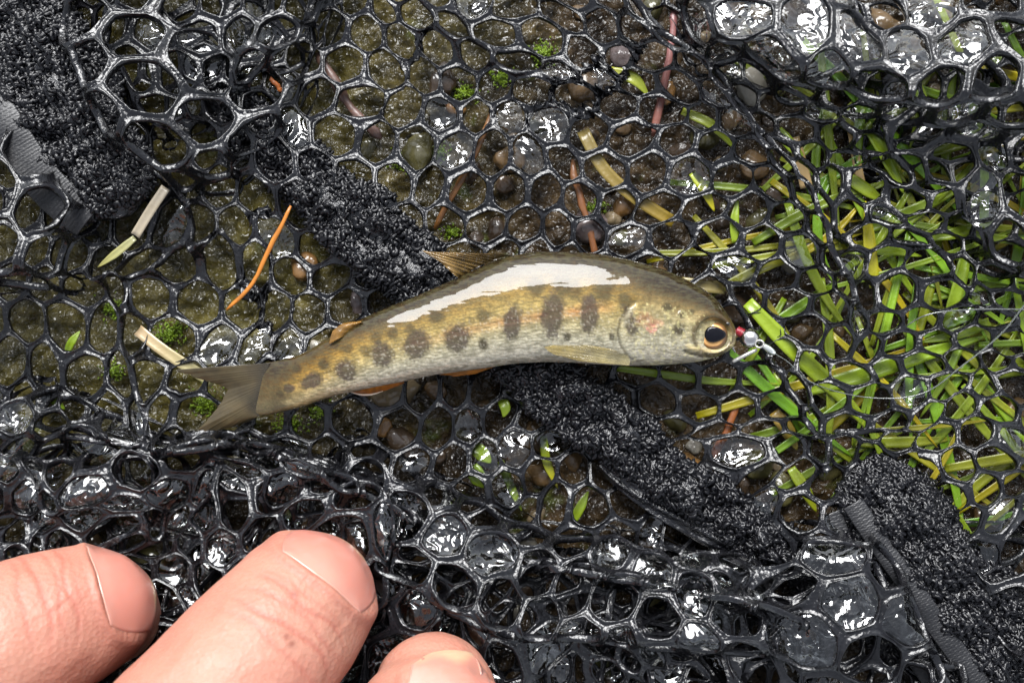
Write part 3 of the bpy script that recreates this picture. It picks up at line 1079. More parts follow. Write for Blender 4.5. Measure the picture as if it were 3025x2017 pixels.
def moss(x, y, r, lab):
    parts = []
    rg = np.random.default_rng(int(x * 7 + y))
    for k in range(int(16 * r)):
        a, d = rg.uniform(0, 6.28), r * abs(rg.normal(0, .62))
        px, py = x + d * math.cos(a), y + d * math.sin(a) * 0.8
        g = float(ground_h(np.array([px]), np.array([py]))[0]) + rg.uniform(0, 5)
        L = rg.uniform(2.0, 4.5); b = rg.uniform(0, 6.28); ww = rg.uniform(0.8, 1.6)
        dx, dy = math.cos(b), math.sin(b)
        V = np.array([(px - dy * ww, py + dx * ww, g), (px + dy * ww, py - dx * ww, g), (px + dx * L, py + dy * L, g + rg.uniform(1, 4)), (px, py, g + 1.4)])
        parts.append((V, [np.array([[0, 1, 3], [1, 2, 3], [2, 0, 3], [0, 2, 1]])]))
    V, F = join(parts)
    o = mk('moss_tuft', V, F, M_MOSS, cols=np.repeat(np.random.default_rng(3).uniform(0.6, 1.2, (len(V) // 4, 1)), 4, 0) * np.ones((1, 3)))
    tag(o, lab, 'moss')


for x, y, r, lab in [(183, 407, 17, 'bright green moss tuft beside the fork of the tail fin'), (275, 430, 15, 'green moss tuft under the mesh below the tail base'),
                     (86, 307, 13, 'small moss tuft in a left edge cell'), (148, 332, 16, 'moss tuft by the end of the pink straw'),
                     (90, 372, 11, 'dim moss tuft left of the vertical fold'), (310, 415, 12, 'moss tuft below the anal fin'),
                     (462, 78, 12, 'moss patch under the cells above centre'), (545, 35, 14, 'moss patch beneath the top centre cells'),
                     (500, 60, 10, 'faint moss tuft between top centre cells'), (435, 140, 10, 'moss speck left of the film covered cell'),
                     (395, 150, 12, 'moss patch above the narrow strap end'), (448, 225, 9, 'moss tuft behind the dorsal fin'),
                     (600, 200, 10, 'moss tuft by the reddish twig'), (272, 523, 11, 'moss tuft in the crumpled mesh above the big fingertip'),
                     (118, 145, 12, 'mossy patch just right of the wide strap')]:
    moss(x, y, r, lab)


# ------------------------------------------------------------------ straps of looped pile
def strap(root, S, ht, tmin, tmax, nloops, seed, wk=1.0, rough=1.0):
    rg = np.random.default_rng(seed)
    n = len(S)
    C = S[:, [0, 1, 3]]
    T = np.gradient(C[:, :2], axis=0); T /= np.linalg.norm(T, axis=1)[:, None]
    Nn = np.stack([-T[:, 1], T[:, 0]], 1)
    nv = 56
    a = np.arange(nv) / nv * 2 * math.pi
    ex = np.sign(np.cos(a)) * np.abs(np.cos(a)) ** 0.75
    ez = np.sign(np.sin(a)) * np.abs(np.sin(a)) ** 0.75
    endt = np.minimum(1, np.sqrt(np.clip(np.minimum(np.arange(n), n - 1 - np.arange(n)) / 7.0, 0.02, 1)))
    hw = S[:, 2] * endt * wk
    X = C[:, 0:1] + Nn[:, 0:1] * hw[:, None] * ex; Y = C[:, 1:2] + Nn[:, 1:2] * hw[:, None] * ex
    edge = 1 + 0.16 * vnoise(X / 24, Y / 24, 0, seed)
    X = C[:, 0:1] + Nn[:, 0:1] * hw[:, None] * ex * edge; Y = C[:, 1:2] + Nn[:, 1:2] * hw[:, None] * ex * edge
    lump = 9.0 * rough * fbm(X / 17, Y / 17, 0, seed + 3, 3)
    Z = C[:, 2:3] + ht * endt[:, None] * ez + np.where(ez > 0, lump * ez, 0) + 2.4 * vnoise(X / 6, Y / 6, ez * 2, seed + 9)
    V = np.stack([X, Y, Z], -1).reshape(-1, 3)
    cap0 = np.arange(nv)[::-1][None]; cap1 = ((n - 1) * nv + np.arange(nv))[None]
    F = [grid_faces(n, nv, True)]
    k = np.arange(1, nv - 1)
    F.append(np.vstack([np.stack([np.zeros(nv - 2, int), k + 1, k], 1), (n - 1) * nv + np.stack([np.zeros(nv - 2, int), k, k + 1], 1)]))
    mk('strap_band', V, F, M_CLOTH, root)
    # loops of pile standing on the upper side
    u = rg.uniform(tmin, tmax, nloops) * (n - 1); i0 = np.clip(u.astype(int), 0, n - 2); fu = u - i0
    s = rg.uniform(-1.0, 1.0, nloops)
    kk = np.arcsin(np.clip(s, -1, 1))
    jj = (math.pi / 2 - kk) / (2 * math.pi) * nv
    Vg = np.stack([X, Y, Z], -1)
    j0 = np.floor(jj).astype(int) % nv
    base = lerp(Vg[i0, j0], Vg[i0 + 1, j0], fu[:, None]) + rg.normal(0, 1.0, (nloops, 3)) * [1, 1, 0]
    ang = rg.uniform(0, 2 * math.pi, nloops)
    L = rg.uniform(1.8, 4.2, nloops); H = rg.uniform(0.8, 3.4, nloops); rr = rg.uniform(1.4, 2.9, nloops)
    ns, nt = 6, 4
    q = np.linspace(-1, 1, ns)
    curl = rg.uniform(-1.1, 1.1, nloops)
    dirx = np.cos(ang)[:, None] + 0 * q; diry = np.sin(ang)[:, None] + 0 * q
    px = base[:, 0:1] + L[:, None] * (q * dirx - curl[:, None] * q * q * diry)
    py = base[:, 1:2] + L[:, None] * (q * diry + curl[:, None] * q * q * dirx)
    pz = base[:, 2:3] + H[:, None] * (1 - q * q) - 0.4
    P = np.stack([px, py, pz], -1)
    Tt = np.gradient(P, axis=1); Tt /= np.linalg.norm(Tt, axis=2, keepdims=True)
    Ss = np.cross(Tt, [0, 0, 1.0]); Ss /= np.linalg.norm(Ss, axis=2, keepdims=True) + 1e-9
    N2 = np.cross(Ss, Tt)
    b = np.arange(nt) / nt * 2 * math.pi
    W = P[:, :, None, :] + rr[:, None, None, None] * (np.cos(b)[None, None, :, None] * Ss[:, :, None, :] + np.sin(b)[None, None, :, None] * N2[:, :, None, :])
    f = grid_faces(ns, nt, True)
    Fl = (f[None] + (np.arange(nloops) * ns * nt)[:, None, None]).reshape(-1, 4)
    o = mk('loop_pile', W.reshape(-1, 3), [Fl], M_PILE, root)
    o['kind'] = 'stuff'
    return Vg


def webbing(root, path, hw, z_off, nrib=3.0, name='webbing', arch=2.0):
    """ribbed woven tape: ribs run across the tape"""
    n = int(np.linalg.norm(np.diff(np.asarray(path)[:, :2], axis=0), axis=1).sum() / 0.9)
    C = catmull(path, n)
    T = np.gradient(C[:, :2], axis=0); T /= np.linalg.norm(T, axis=1)[:, None]
    Nn = np.stack([-T[:, 1], T[:, 0]], 1)
    nw = 21
    s = np.linspace(-1, 1, nw)
    G = np.zeros((n, nw, 3))
    G[..., 0] = C[:, 0:1] + Nn[:, 0:1] * hw * s; G[..., 1] = C[:, 1:2] + Nn[:, 1:2] * hw * s
    L = np.arange(n) * 0.9
    col = np.floor((s + 1) * hw / 3.2)
    rib = np.abs(np.sin(L[:, None] * math.pi / nrib + (col % 2)[None, :] * math.pi / 2)) ** 0.7 * 1.2
    G[..., 2] = C[:, 2:3] + arch * (1 - s ** 2)[None] + rib + z_off + 1.5 * vnoise(G[..., 0] / 30, G[..., 1] / 30, 0, 4)
    V, F = solid_sheet(G, 2.0)
    return mk(name, V, F, M_WEB, root)


r1 = thing('fuzzy_strap', 420, 270, 20, 'narrow black fuzzy strap running diagonally under the middle of the fish', 'strap')
strap(r1, STRAP1, 15, 0.06, 0.93, 4800, 51, wk=.86, rough=1.3)
flap = np.array([(604, 466, 36), (622, 480, 40), (650, 498, 41), (685, 520, 38), (730, 548, 34), (770, 572, 30)], float)
Cf = catmull(flap, 60)
Gf = np.zeros((60, 16, 3))
Tf = np.gradient(Cf[:, :2], axis=0); Tf /= np.linalg.norm(Tf, axis=1)[:, None]
for j in range(16):
    s = j / 15 * 2 - 1
    wj = 15 * np.sin(np.linspace(0.25, 3.0, 60)) ** 0.6
    Gf[:, j, 0] = Cf[:, 0] - Tf[:, 1] * wj * s; Gf[:, j, 1] = Cf[:, 1] + Tf[:, 0] * wj * s
    Gf[:, j, 2] = Cf[:, 2] + 5 * (1 - s * s) + 3 * vnoise(Gf[:, j, 0] / 20, Gf[:, j, 1] / 14, 0, 5) + 1.6 * np.sin(s * 9 + Gf[:, j, 0] / 22)
Vf, Ff = solid_sheet(Gf, 1.6)
mk('fabric_flap', Vf, Ff, M_CLOTH, r1)

r2 = thing('fuzzy_strap', 50, 100, 20, 'wide black fuzzy strap with ribbed tape edge at the upper left of the net', 'strap')
strap(r2, STRAP2, 13, 0.10, 0.97, 4600, 52)
webbing(r2, [(-50, 60, 52), (-10, 110, 57), (22, 160, 58), (52, 195, 56), (80, 218, 48)], 20, 0, 2.4)

r3 = thing('fuzzy_strap', 990, 620, 20, 'wide black fuzzy strap with double ribbed tape at the lower right corner', 'strap')
strap(r3, STRAP3, 14, 0.02, 0.86, 6000, 53)
webbing(r3, [(858, 505, 54), (880, 540, 58), (915, 590, 60), (950, 640, 61), (1000, 712, 61), (1030, 770, 61)], 11, 0, 2.4)
webbing(r3, [(838, 516, 46), (852, 556, 48), (885, 606, 50), (925, 662, 50), (975, 735, 50)], 12, 0, 2.4)


# ------------------------------------------------------------------ the trout
Q = 1 / 2.2969      # outline was measured on a 2352-wide copy
ST = np.array([  # top x,y  bottom x,y  thickness ratio  centre height
    (1699, 770, 1697, 776, 0.8, 69), (1692, 747, 1689, 796, 0.72, 69), (1673, 714, 1662, 815, 0.66, 69), (1640, 676, 1614, 829, 0.61, 70), (1590, 645, 1556, 836, 0.57, 70), (1529, 617, 1495, 839, 0.55, 70), (1460, 597, 1430, 839, 0.54, 71), (1380, 581, 1368, 836, 0.54, 71), (1300, 576, 1300, 832, 0.54, 71), (1222, 577, 1235, 832, 0.54, 71), (1150, 592, 1175, 836, 0.54, 72), (1090, 617, 1115, 845, 0.54, 73), (1020, 649, 1055, 853, 0.54, 74), (950, 680, 990, 862, 0.54, 75), (880, 708, 925, 876, 0.53, 76), (812, 739, 862, 888, 0.52, 76), (760, 769, 805, 900, 0.5, 75), (715, 797, 752, 913, 0.46, 73), (678, 815, 702, 930, 0.4, 69), (640, 826, 622, 952, 0.26, 65), (602, 833, 574, 958, 0.13, 62)], float)
NU, NV = 620, 200
Sx = catmull(np.c_[(ST[:, 0] + ST[:, 2]) / 2, (ST[:, 1] + ST[:, 3]) / 2, ST[:, 5] * 2.2969, (ST[:, 0] - ST[:, 2]) / 2, (ST[:, 1] - ST[:, 3]) / 2, ST[:, 4]], NU)
Sx[:, 3:5] *= 1.0


def fish_surface():
    phi = np.arange(NV) / NV * 2 * math.pi           # 0 = dorsal, pi/2 = facing the camera
    f = np.cos(phi); g = np.sin(phi)
    C = Sx[:, :2]; H = Sx[:, 3:5]
    hl = np.linalg.norm(H, axis=1)
    X = C[:, 0:1] + H[:, 0:1] * f; Y = C[:, 1:2] + H[:, 1:2] * f
    gz = np.sign(g) * np.abs(g) ** 0.92
    Z = Sx[:, 2:3] + (hl * Sx[:, 5])[:, None] * gz
    return X, Y, Z, np.broadcast_to(f, X.shape), np.broadcast_to(g, X.shape)


def ell(X, Y, cx, cy, rx, ry, ang=0.0, soft=0.35):
    ca, sa = math.cos(ang), math.sin(ang)
    dx, dy = X - cx, Y - cy
    wob = 1 + 0.14 * vnoise(X / 14, Y / 14, 0, int(cx)) + 0.16 * vnoise(X / 4.5, Y / 4.5, 0, int(cy))
    d = np.sqrt(((dx * ca + dy * sa) / rx) ** 2 + ((-dx * sa + dy * ca) / ry) ** 2) * wob
    return 1 - sstep(1 - soft, 1 + soft, d)


def build_fish():
    fish = thing('trout', 470, 320, 30, 'small brown spotted trout on its side with a hook at its mouth', 'fish')
    X, Y, Z, f, g = fish_surface()
    up = sstep(-0.05, 0.35, g)
    # ---- relief on the head (gill cover, jaw, eye socket)
    gill = np.array([(1462, 690), (1440, 706), (1424, 732), (1417, 762), (1424, 790), (1440, 812), (1462, 830)], float)
    dg, tg, _, _ = poly_dist(X, Y, gill)
    env = sstep(0, .06, tg) * (1 - sstep(.94, 1, tg)) * (np.abs(dg) < 60)
    Z = Z + up * env * (-2.2 * np.exp(-((dg) / 6.0) ** 2) + 0.0 * np.exp(-((np.abs(dg - (-14)) / 14) ** 2)) * (dg < 4))
    pre = np.array([(1560, 700), (1540, 735), (1535, 775), (1552, 812)], float)
    dp, tp, _, _ = poly_dist(X, Y, pre)
    Z = Z + up * (-2.0) * np.exp(-(dp / 5) ** 2) * sstep(0, .1, tp) * (1 - sstep(.9, 1, tp))
    jaw = np.array([(1700, 783), (1680, 796), (1650, 806), (1615, 806), (1585, 798), (1568, 790)], float)
    dj, tj, _, _ = poly_dist(X, Y, jaw)
    je = sstep(-.01, .04, tj) * (1 - sstep(.9, 1, tj))
    Z = Z + up * je * (3.6 * np.exp(-((dj) / 7) ** 2) - 6.0 * np.exp(-((np.abs(dj) - 13) / 4.5) ** 2) * (Y > np.interp(X, jaw[::-1, 0], jaw[::-1, 1])))
    ex, ey = 1637, 768
    de = np.sqrt(((X - ex) / 1.06) ** 2 + (Y - ey) ** 2)
    Z = Z + up * (2.2 * np.exp(-((de - 48) / 11) ** 2) - 14 * (1 - sstep(30, 44, de)))
    latl = np.array([(1460, 690), (1390, 705), (1270, 722), (1150, 742), (1050, 765), (900, 800), (760, 855), (660, 885)], float)
    dl, tl, _, _ = poly_dist(X, Y, latl)
    Z = Z - up * 1.2 * np.exp(-(dl / 3) ** 2)
    Z = Z + up * 0.5 * vnoise(X / 75, Y / 75, 0, 90)
    # ---- colour, with dark lines along the gill and jaw grooves
    t = f
    stops = [-1.0, -.78, -.55, -.30, 0.0, .30, .55, .78, 1.0]
    body = np.array([srgb(178, 170, 152), srgb(182, 176, 158), srgb(180, 174, 150), srgb(172, 160, 120), srgb(162, 142, 90), srgb(140, 114, 60), srgb(104, 82, 40), srgb(68, 52, 25), srgb(46, 35, 17)])
    head = np.array([srgb(178, 170, 148), srgb(186, 178, 158), srgb(178, 172, 150), srgb(170, 162, 132), srgb(158, 146, 108), srgb(132, 112, 72), srgb(96, 78, 44), srgb(70, 56, 30), srgb(54, 44, 24)])
    tail = np.array([srgb(140, 120, 80), srgb(160, 145, 110), srgb(166, 148, 106), srgb(160, 134, 82), srgb(150, 120, 62), srgb(138, 106, 48), srgb(124, 94, 42), srgb(104, 78, 34), srgb(80, 60, 28)])
    pick = lambda T: np.stack([np.interp(t, stops, T[:, c]) for c in range(3)], -1)
    hm = sstep(1430, 1500, X)[..., None]; tm = (1 - sstep(680, 900, X))[..., None]
    col = pick(body) * (1 - hm) * (1 - tm) + pick(head) * hm + pick(tail) * tm * (1 - hm)
    mott = 1 + 0.22 * fbm(X / 16, Y / 16, 0, 95, 3)
    col = col * mott[..., None]

    def paint(m, c, a=1.0):
        nonlocal col
        m = np.clip(m * a, 0, 1)[..., None]
        col = col * (1 - m) + np.asarray(c) * m

    # soft orange stripe along the lateral line
    st = np.exp(-(dl / 13) ** 2) * sstep(.04, .12, tl) * (1 - sstep(.5, .75, tl)) * (0.55 + 0.45 * vnoise(X / 40, Y / 40, 0, 8))
    paint(st, srgb(184, 108, 60), 0.55)
    parr = srgb(62, 52, 52)
    for cx, cy, rx, ry, a in [(1350, 722, 22, 47, .0), (1268, 724, 26, 50, .08), (1177, 742, 21, 40, .1), (1052, 777, 28, 33, .3), (960, 790, 28, 36, .3),
                              (880, 814, 27, 29, .3), (797, 850, 25, 22, .6), (716, 874, 27, 17, -.3), (660, 892, 13, 10, 0), (1442, 737, 15, 36, -.3)]:
        paint(ell(X, Y, cx, cy, rx, ry, a, .28), parr, 0.84)
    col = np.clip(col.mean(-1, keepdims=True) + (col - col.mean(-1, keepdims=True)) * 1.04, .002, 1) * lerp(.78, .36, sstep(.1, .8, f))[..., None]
    sp = srgb(44, 36, 24)
    for cx, cy, rx, ry, a in [(1228, 660, 20, 24, .7), (1290, 655, 22, 26, .7), (1318, 668, 15, 22, .6), (1385, 668, 20, 26, .7), (1430, 690, 16, 18, .7),
                              (1112, 725, 18, 14, .75), (1005, 727, 17, 15, .8), (945, 757, 14, 12, .6), (905, 765, 12, 14, .7), (868, 775, 14, 12, .6), (842, 805, 12, 12, .6),
                              (800, 800, 13, 10, .7), (745, 835, 13, 13, .85), (680, 845, 12, 11, .8), (630, 852, 9, 10, .7), (640, 905, 9, 9, .6), (708, 810, 9, 8, .6),
                              (1110, 788, 10, 13, .9), (1300, 773, 8, 10, .85), (1402, 772, 7, 9, .85), (1085, 735, 10, 8, .5), (770, 793, 10, 8, .6),
                              (1556, 757, 15, 14, .9), (1562, 722, 9, 9, .85), (1530, 705, 13, 9, .8), (1497, 744, 12, 10, .5), (1463, 740, 8, 8, .8), (1585, 715, 7, 6, .7), (1478, 730, 10, 8, .5)]:
        paint(ell(X, Y, cx, cy, rx, ry, 0, .45), sp, a)
    paint(ell(X, Y, 1494, 754, 10, 9), srgb(214, 140, 128), .8)
    paint(ell(X, Y, 1510, 742, 12, 8), srgb(200, 150, 120), .45)
    paint(ell(X, Y, 1480, 735, 26, 16, .3), srgb(150, 96, 70), .4)
    # yellow flush under the pectoral fin, pale jaw bone, dark gill slit
    below = np.clip((Y - np.interp(X, jaw[::-1, 0], jaw[::-1, 1])) / 4, 0, 1)
    paint(np.exp(-((dj) / 6) ** 2) * je, srgb(226, 206, 152), .95)
    paint(np.exp(-((np.abs(dj) - 12) / 3.5) ** 2) * je * below, srgb(72, 60, 40), .75)  # dark line along the groove below the jaw bone
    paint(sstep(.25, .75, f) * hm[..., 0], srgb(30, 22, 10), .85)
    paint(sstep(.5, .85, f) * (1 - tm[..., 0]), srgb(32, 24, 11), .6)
    paint(np.exp(-((dg - 2) / 3.5) ** 2) * env, srgb(58, 48, 30), .7)
    paint(np.exp(-((dg + 8) / 6) ** 2) * env * (f < .1), srgb(200, 192, 160), .3)
    paint((1 - sstep(1672, 1700, X)) * 0 + sstep(1668, 1700, X), srgb(92, 74, 44), .8)
    paint(np.exp(-((de - 45) / 6) ** 2), srgb(70, 54, 30), .85)
    fl = (vnoise(X / 6, Y / 6, 0, 33) > 0.45) * sstep(1420, 1470, X) * (f < .3)
    paint(fl * 1.0, srgb(206, 196, 140), .35)
    paint(1 - sstep(640, 690, X + 14 * vnoise(Y / 14, X / 30, 0, 6)), srgb(40, 33, 24), .8)
    rows = np.sin(2 * math.pi * dl / 7.5 + 1.6 * vnoise(X / 9, Y / 9, 0, 51)) * (np.abs(f) < .72) * (1 - hm[..., 0]) * sstep(640, 760, X)
    col = col * (1 + .17 * rows)[..., None]
    fleck = sstep(680, 800, X) * sstep(.35, .75, vnoise(X / 4.2, Y / 3.4, 0, 52)) * sstep(.25, -.2, f)
    paint(fleck, srgb(214, 208, 190), .22)
    dfl = sstep(.40, .8, vnoise(X / 4.5, Y / 4.5, 0, 53)) * sstep(-.35, .2, f) * (1 - hm[..., 0] * .5)
    paint(dfl, srgb(70, 54, 26), .35)
    shine = np.clip(sstep(.25, -.35, f) * .9 + hm[..., 0] * .15 * (f < .4), 0, 1) * (1 - 0.5 * sstep(.75, 1, np.abs(f)))
    V = np.stack([X * Q, Y * Q, Z * Q], -1).reshape(-1, 3)
    F = [grid_faces(NU, NV, True)]
    V = np.vstack([V, np.array([[1701 * Q, 773 * Q, 70]]), V[-NV:].mean(0)[None]])
    j = np.arange(NV); j2 = (j + 1) % NV
    F.append(np.vstack([np.stack([np.full(NV, NU * NV), j2, j], 1), np.stack([np.full(NV, NU * NV + 1), (NU - 1) * NV + j, (NU - 1) * NV + j2], 1)]))
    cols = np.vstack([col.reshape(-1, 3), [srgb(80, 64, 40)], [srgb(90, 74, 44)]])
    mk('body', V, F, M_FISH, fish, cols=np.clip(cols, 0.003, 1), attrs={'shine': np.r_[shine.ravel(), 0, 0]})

    def zsurf(x, y):     # top of the body under a point measured on the 2352-wide copy
        d = (X - x) ** 2 + (Y - y) ** 2 + 1e6 * (g < 0)
        return float(Z.ravel()[d.argmin()]) * Q

    # ---- eye: globe, iris ring, pupil
    zc = zsurf(1640, 768)
    V0, F0 = ico_sphere(5)
    E = V0 * [16.0, 15.0, 7.6]
    r = np.sqrt((V0[:, 0]) ** 2 + (V0[:, 1]) ** 2)
    iris = np.array([np.interp(r, [0, .58, .66, .74, .80, .93, 1.0], np.array(c)) for c in zip(
        srgb(190, 150, 90), srgb(216, 176, 116), srgb(236, 200, 140), srgb(190, 146, 90), srgb(104, 76, 42), srgb(120, 92, 54), srgb(50, 38, 22))]).T
    ang = np.arctan2(V0[:, 1], V0[:, 0])
    dk = np.exp(-((np.abs(ang) - math.pi) / .5) ** 2) * sstep(.6, .7, r) + .8 * np.exp(-(ang / .45) ** 2) * sstep(.6, .7, r)
    iris = iris * np.array([.62, .52, .42]) * (1 - .75 * np.clip(dk, 0, 1))[:, None]
    iris = iris * (1 + .15 * vnoise(V0[:, 0] * 9, V0[:, 1] * 9, 0, 3))[:, None]
    te = NT('trout_iris')
    te.principled(te.attr('tint').outputs['Color'], 0.35, None, coat=0.8, coat_rough=0.03, spec=0.2)
    eye = mk('eye', E + [1637 * Q, 769 * Q, zc - 4.5], [F0], te.m, fish, cols=iris)
    # pupil: slightly pointed forward, domed
    n = 40
    a = np.arange(n) / n * 2 * math.pi
    ring = []
    for k, zz in ((1.0, 0), (.94, .35), (.7, .75), (.4, 1.0), (.12, 1.1)):
        px = 10.2 * np.cos(a) * k + 1.6 * k * np.cos(a) * (np.cos(a) > 0)
        py = 8.1 * np.sin(a) * k * (1 - .22 * np.cos(a))
        ring.append(np.stack([1640 * Q + px, 767 * Q + py, np.full(n, zc + 3.7 + zz)], 1))
    ring[0][:, 2] -= 4
    Vp = np.vstack(ring + [np.array([[1640 * Q, 767 * Q, zc + 4.85]])])
    Fp = [grid_faces(5, n, True), np.stack([4 * n + np.arange(n), 4 * n + (np.arange(n) + 1) % n, np.full(n, 5 * n)], 1)]
    mk('pupil', Vp, Fp, mat_plain('eye_black', (0.0015, 0.0015, 0.003), 0.06, spec=0.3), eye)

    # ---- fins: rays fan from a base line to an outer edge
    def fin(name, base, edge, zb, ze, nr, cb, ce, mat=M_FIN, ridge=0.5, dark=0.25, curve=None, n1=70):
        nrr = nr * 5
        B = catmull(np.c_[np.array(base, float) * Q, np.zeros(len(base))], nrr); Eg = np.array(edge, float) * Q
        L = np.r_[0, np.cumsum(np.linalg.norm(np.diff(Eg, axis=0), axis=1))]
        u = np.linspace(0, L[-1], nrr)
        Eg = np.stack([np.interp(u, L, Eg[:, 0]), np.interp(u, L, Eg[:, 1])], 1)
        fr = 1 + .018 * vnoise(u / 3.0, u * 0, 0, 31) + .03 * vnoise(u / 12.0, u * 0, 0, 32)
        Eg = B[:, :2] + (Eg - B[:, :2]) * fr[:, None]
        s = np.linspace(0, 1, n1)[:, None]
        G = np.zeros((n1, nrr, 3))
        G[..., 0] = B[None, :, 0] * (1 - s) + Eg[None, :, 0] * s
        G[..., 1] = B[None, :, 1] * (1 - s) + Eg[None, :, 1] * s
        q = np.arange(nrr) / nrr
        wave = np.cos(q * nr * 2 * math.pi + 0.8 * np.sin(q * 23))
        G[..., 2] = zb + (ze - zb) * s + ridge * wave[None] * (1 - .5 * s)
        if curve is not None:
            G[..., 2] += curve * np.sin(s * math.pi) * 1.0 + 1.5 * vnoise(G[..., 0] / 30, G[..., 1] / 30, 0, 3)
        V, F = solid_sheet(G, np.maximum(0.5, 1.6 * (1 - s)) + 0 * G[..., 0])
        sq = sstep(0, .4, s) if name == 'tail_fin' else s
        c = np.asarray(cb)[None, None] * (1 - sq)[..., None] + np.asarray(ce)[None, None] * sq[..., None]
        c = c * (1 - dark * (0.5 - 0.5 * wave))[None, :, None] * np.ones((n1, nrr, 1))
        c = c * (1 + .35 * fbm(G[..., 0] / 14, G[..., 1] / 14, 0, 12, 3))[..., None]
        return mk(name, V, F, mat, fish, cols=np.clip(np.vstack([c.reshape(-1, 3)] * 2), .003, 1)), G, c

    grey = srgb(30, 25, 18); gdk = srgb(56, 47, 29)
    xt = lambda L: [(1176 + (x - 1176) / .985, 783 + (y - 783) / .985) for x, y in L]
    fin('tail_fin', [(612, 833), (600, 868), (590, 912), (584, 957)],
        xt([(402, 848), (412, 855), (450, 868), (490, 882), (508, 890), (514, 896), (502, 925), (480, 955), (458, 978), (442, 989), (462, 992), (522, 984), (574, 966)]),
        64, 56, 26, grey, gdk, ridge=.07, dark=.10, curve=2.0, n1=90)
    fin('dorsal_fin', [(1056, 640), (1090, 614), (1140, 592), (1178, 584)], [(1040, 628), (1010, 600), (968, 574), (985, 577), (1060, 580), (1110, 582)], 72, 84, 11,
        srgb(110, 86, 42), srgb(120, 92, 44), mat=M_CLEARFIN, ridge=1.0, curve=6)
    fin('adipose_fin', [(800, 766), (822, 752), (832, 742)], [(758, 790), (764, 760), (790, 741), (832, 736)], 82, 86, 4, srgb(140, 104, 44), srgb(128, 90, 36), mat=M_CLEARFIN, ridge=.3, curve=5)
    o = fin('pectoral_fin', [(1444, 838), (1446, 826), (1440, 815)], [(1330, 828), (1270, 812), (1245, 795), (1275, 788), (1340, 790), (1400, 800)], zsurf(1438, 822) + 1.5, zsurf(1290, 800) + 2.5, 10,
            srgb(160, 150, 108), srgb(150, 128, 58), mat=mat_fin('trout_pectoral', .30), ridge=.3, dark=.15, curve=3)
    fin('pelvic_fin', [(1105, 846), (1130, 840), (1145, 836)], [(1000, 860), (1040, 866), (1090, 860), (1140, 842)], 56, 48, 8, srgb(170, 112, 34), srgb(160, 98, 26), ridge=.5, curve=1)
    fin('anal_fin', [(778, 896), (820, 892), (880, 880), (925, 872)], [(772, 890), (800, 903), (840, 908), (880, 899), (922, 882)], 66, 54, 9, srgb(164, 104, 36), srgb(156, 90, 26), ridge=.5, curve=1)
    # white leading edge of the anal fin
    e = catmull(np.array([(795, 902, 0), (822, 908, 0), (848, 907, 0), (872, 900, 0)]) * Q + [0, 0, 55.0], 24)
    V, F = tube(e, 1.1 * np.sin(np.linspace(.3, 2.9, 24)), 6)
    mk('fin_edge', V, F, mat_plain('fin_edge_white', srgb(226, 206, 180), .35, coat=1.0), fish)
    # nostril flap
    nv_, nf_ = ico_sphere(2)
    mk('nostril', nv_ * [2.4, 1.4, 1.0] + [1672 * Q, 742 * Q, zsurf(1672, 742) + .1], [nf_], mat_plain('nostril_dark', (0.012, 0.01, 0.006), .4, coat=1), fish)

    fish.scale = (.991, .991, .991)
    fish.location = (fish.location.x * .991, fish.location.y * .991, fish.location.z + .0)


build_fish()


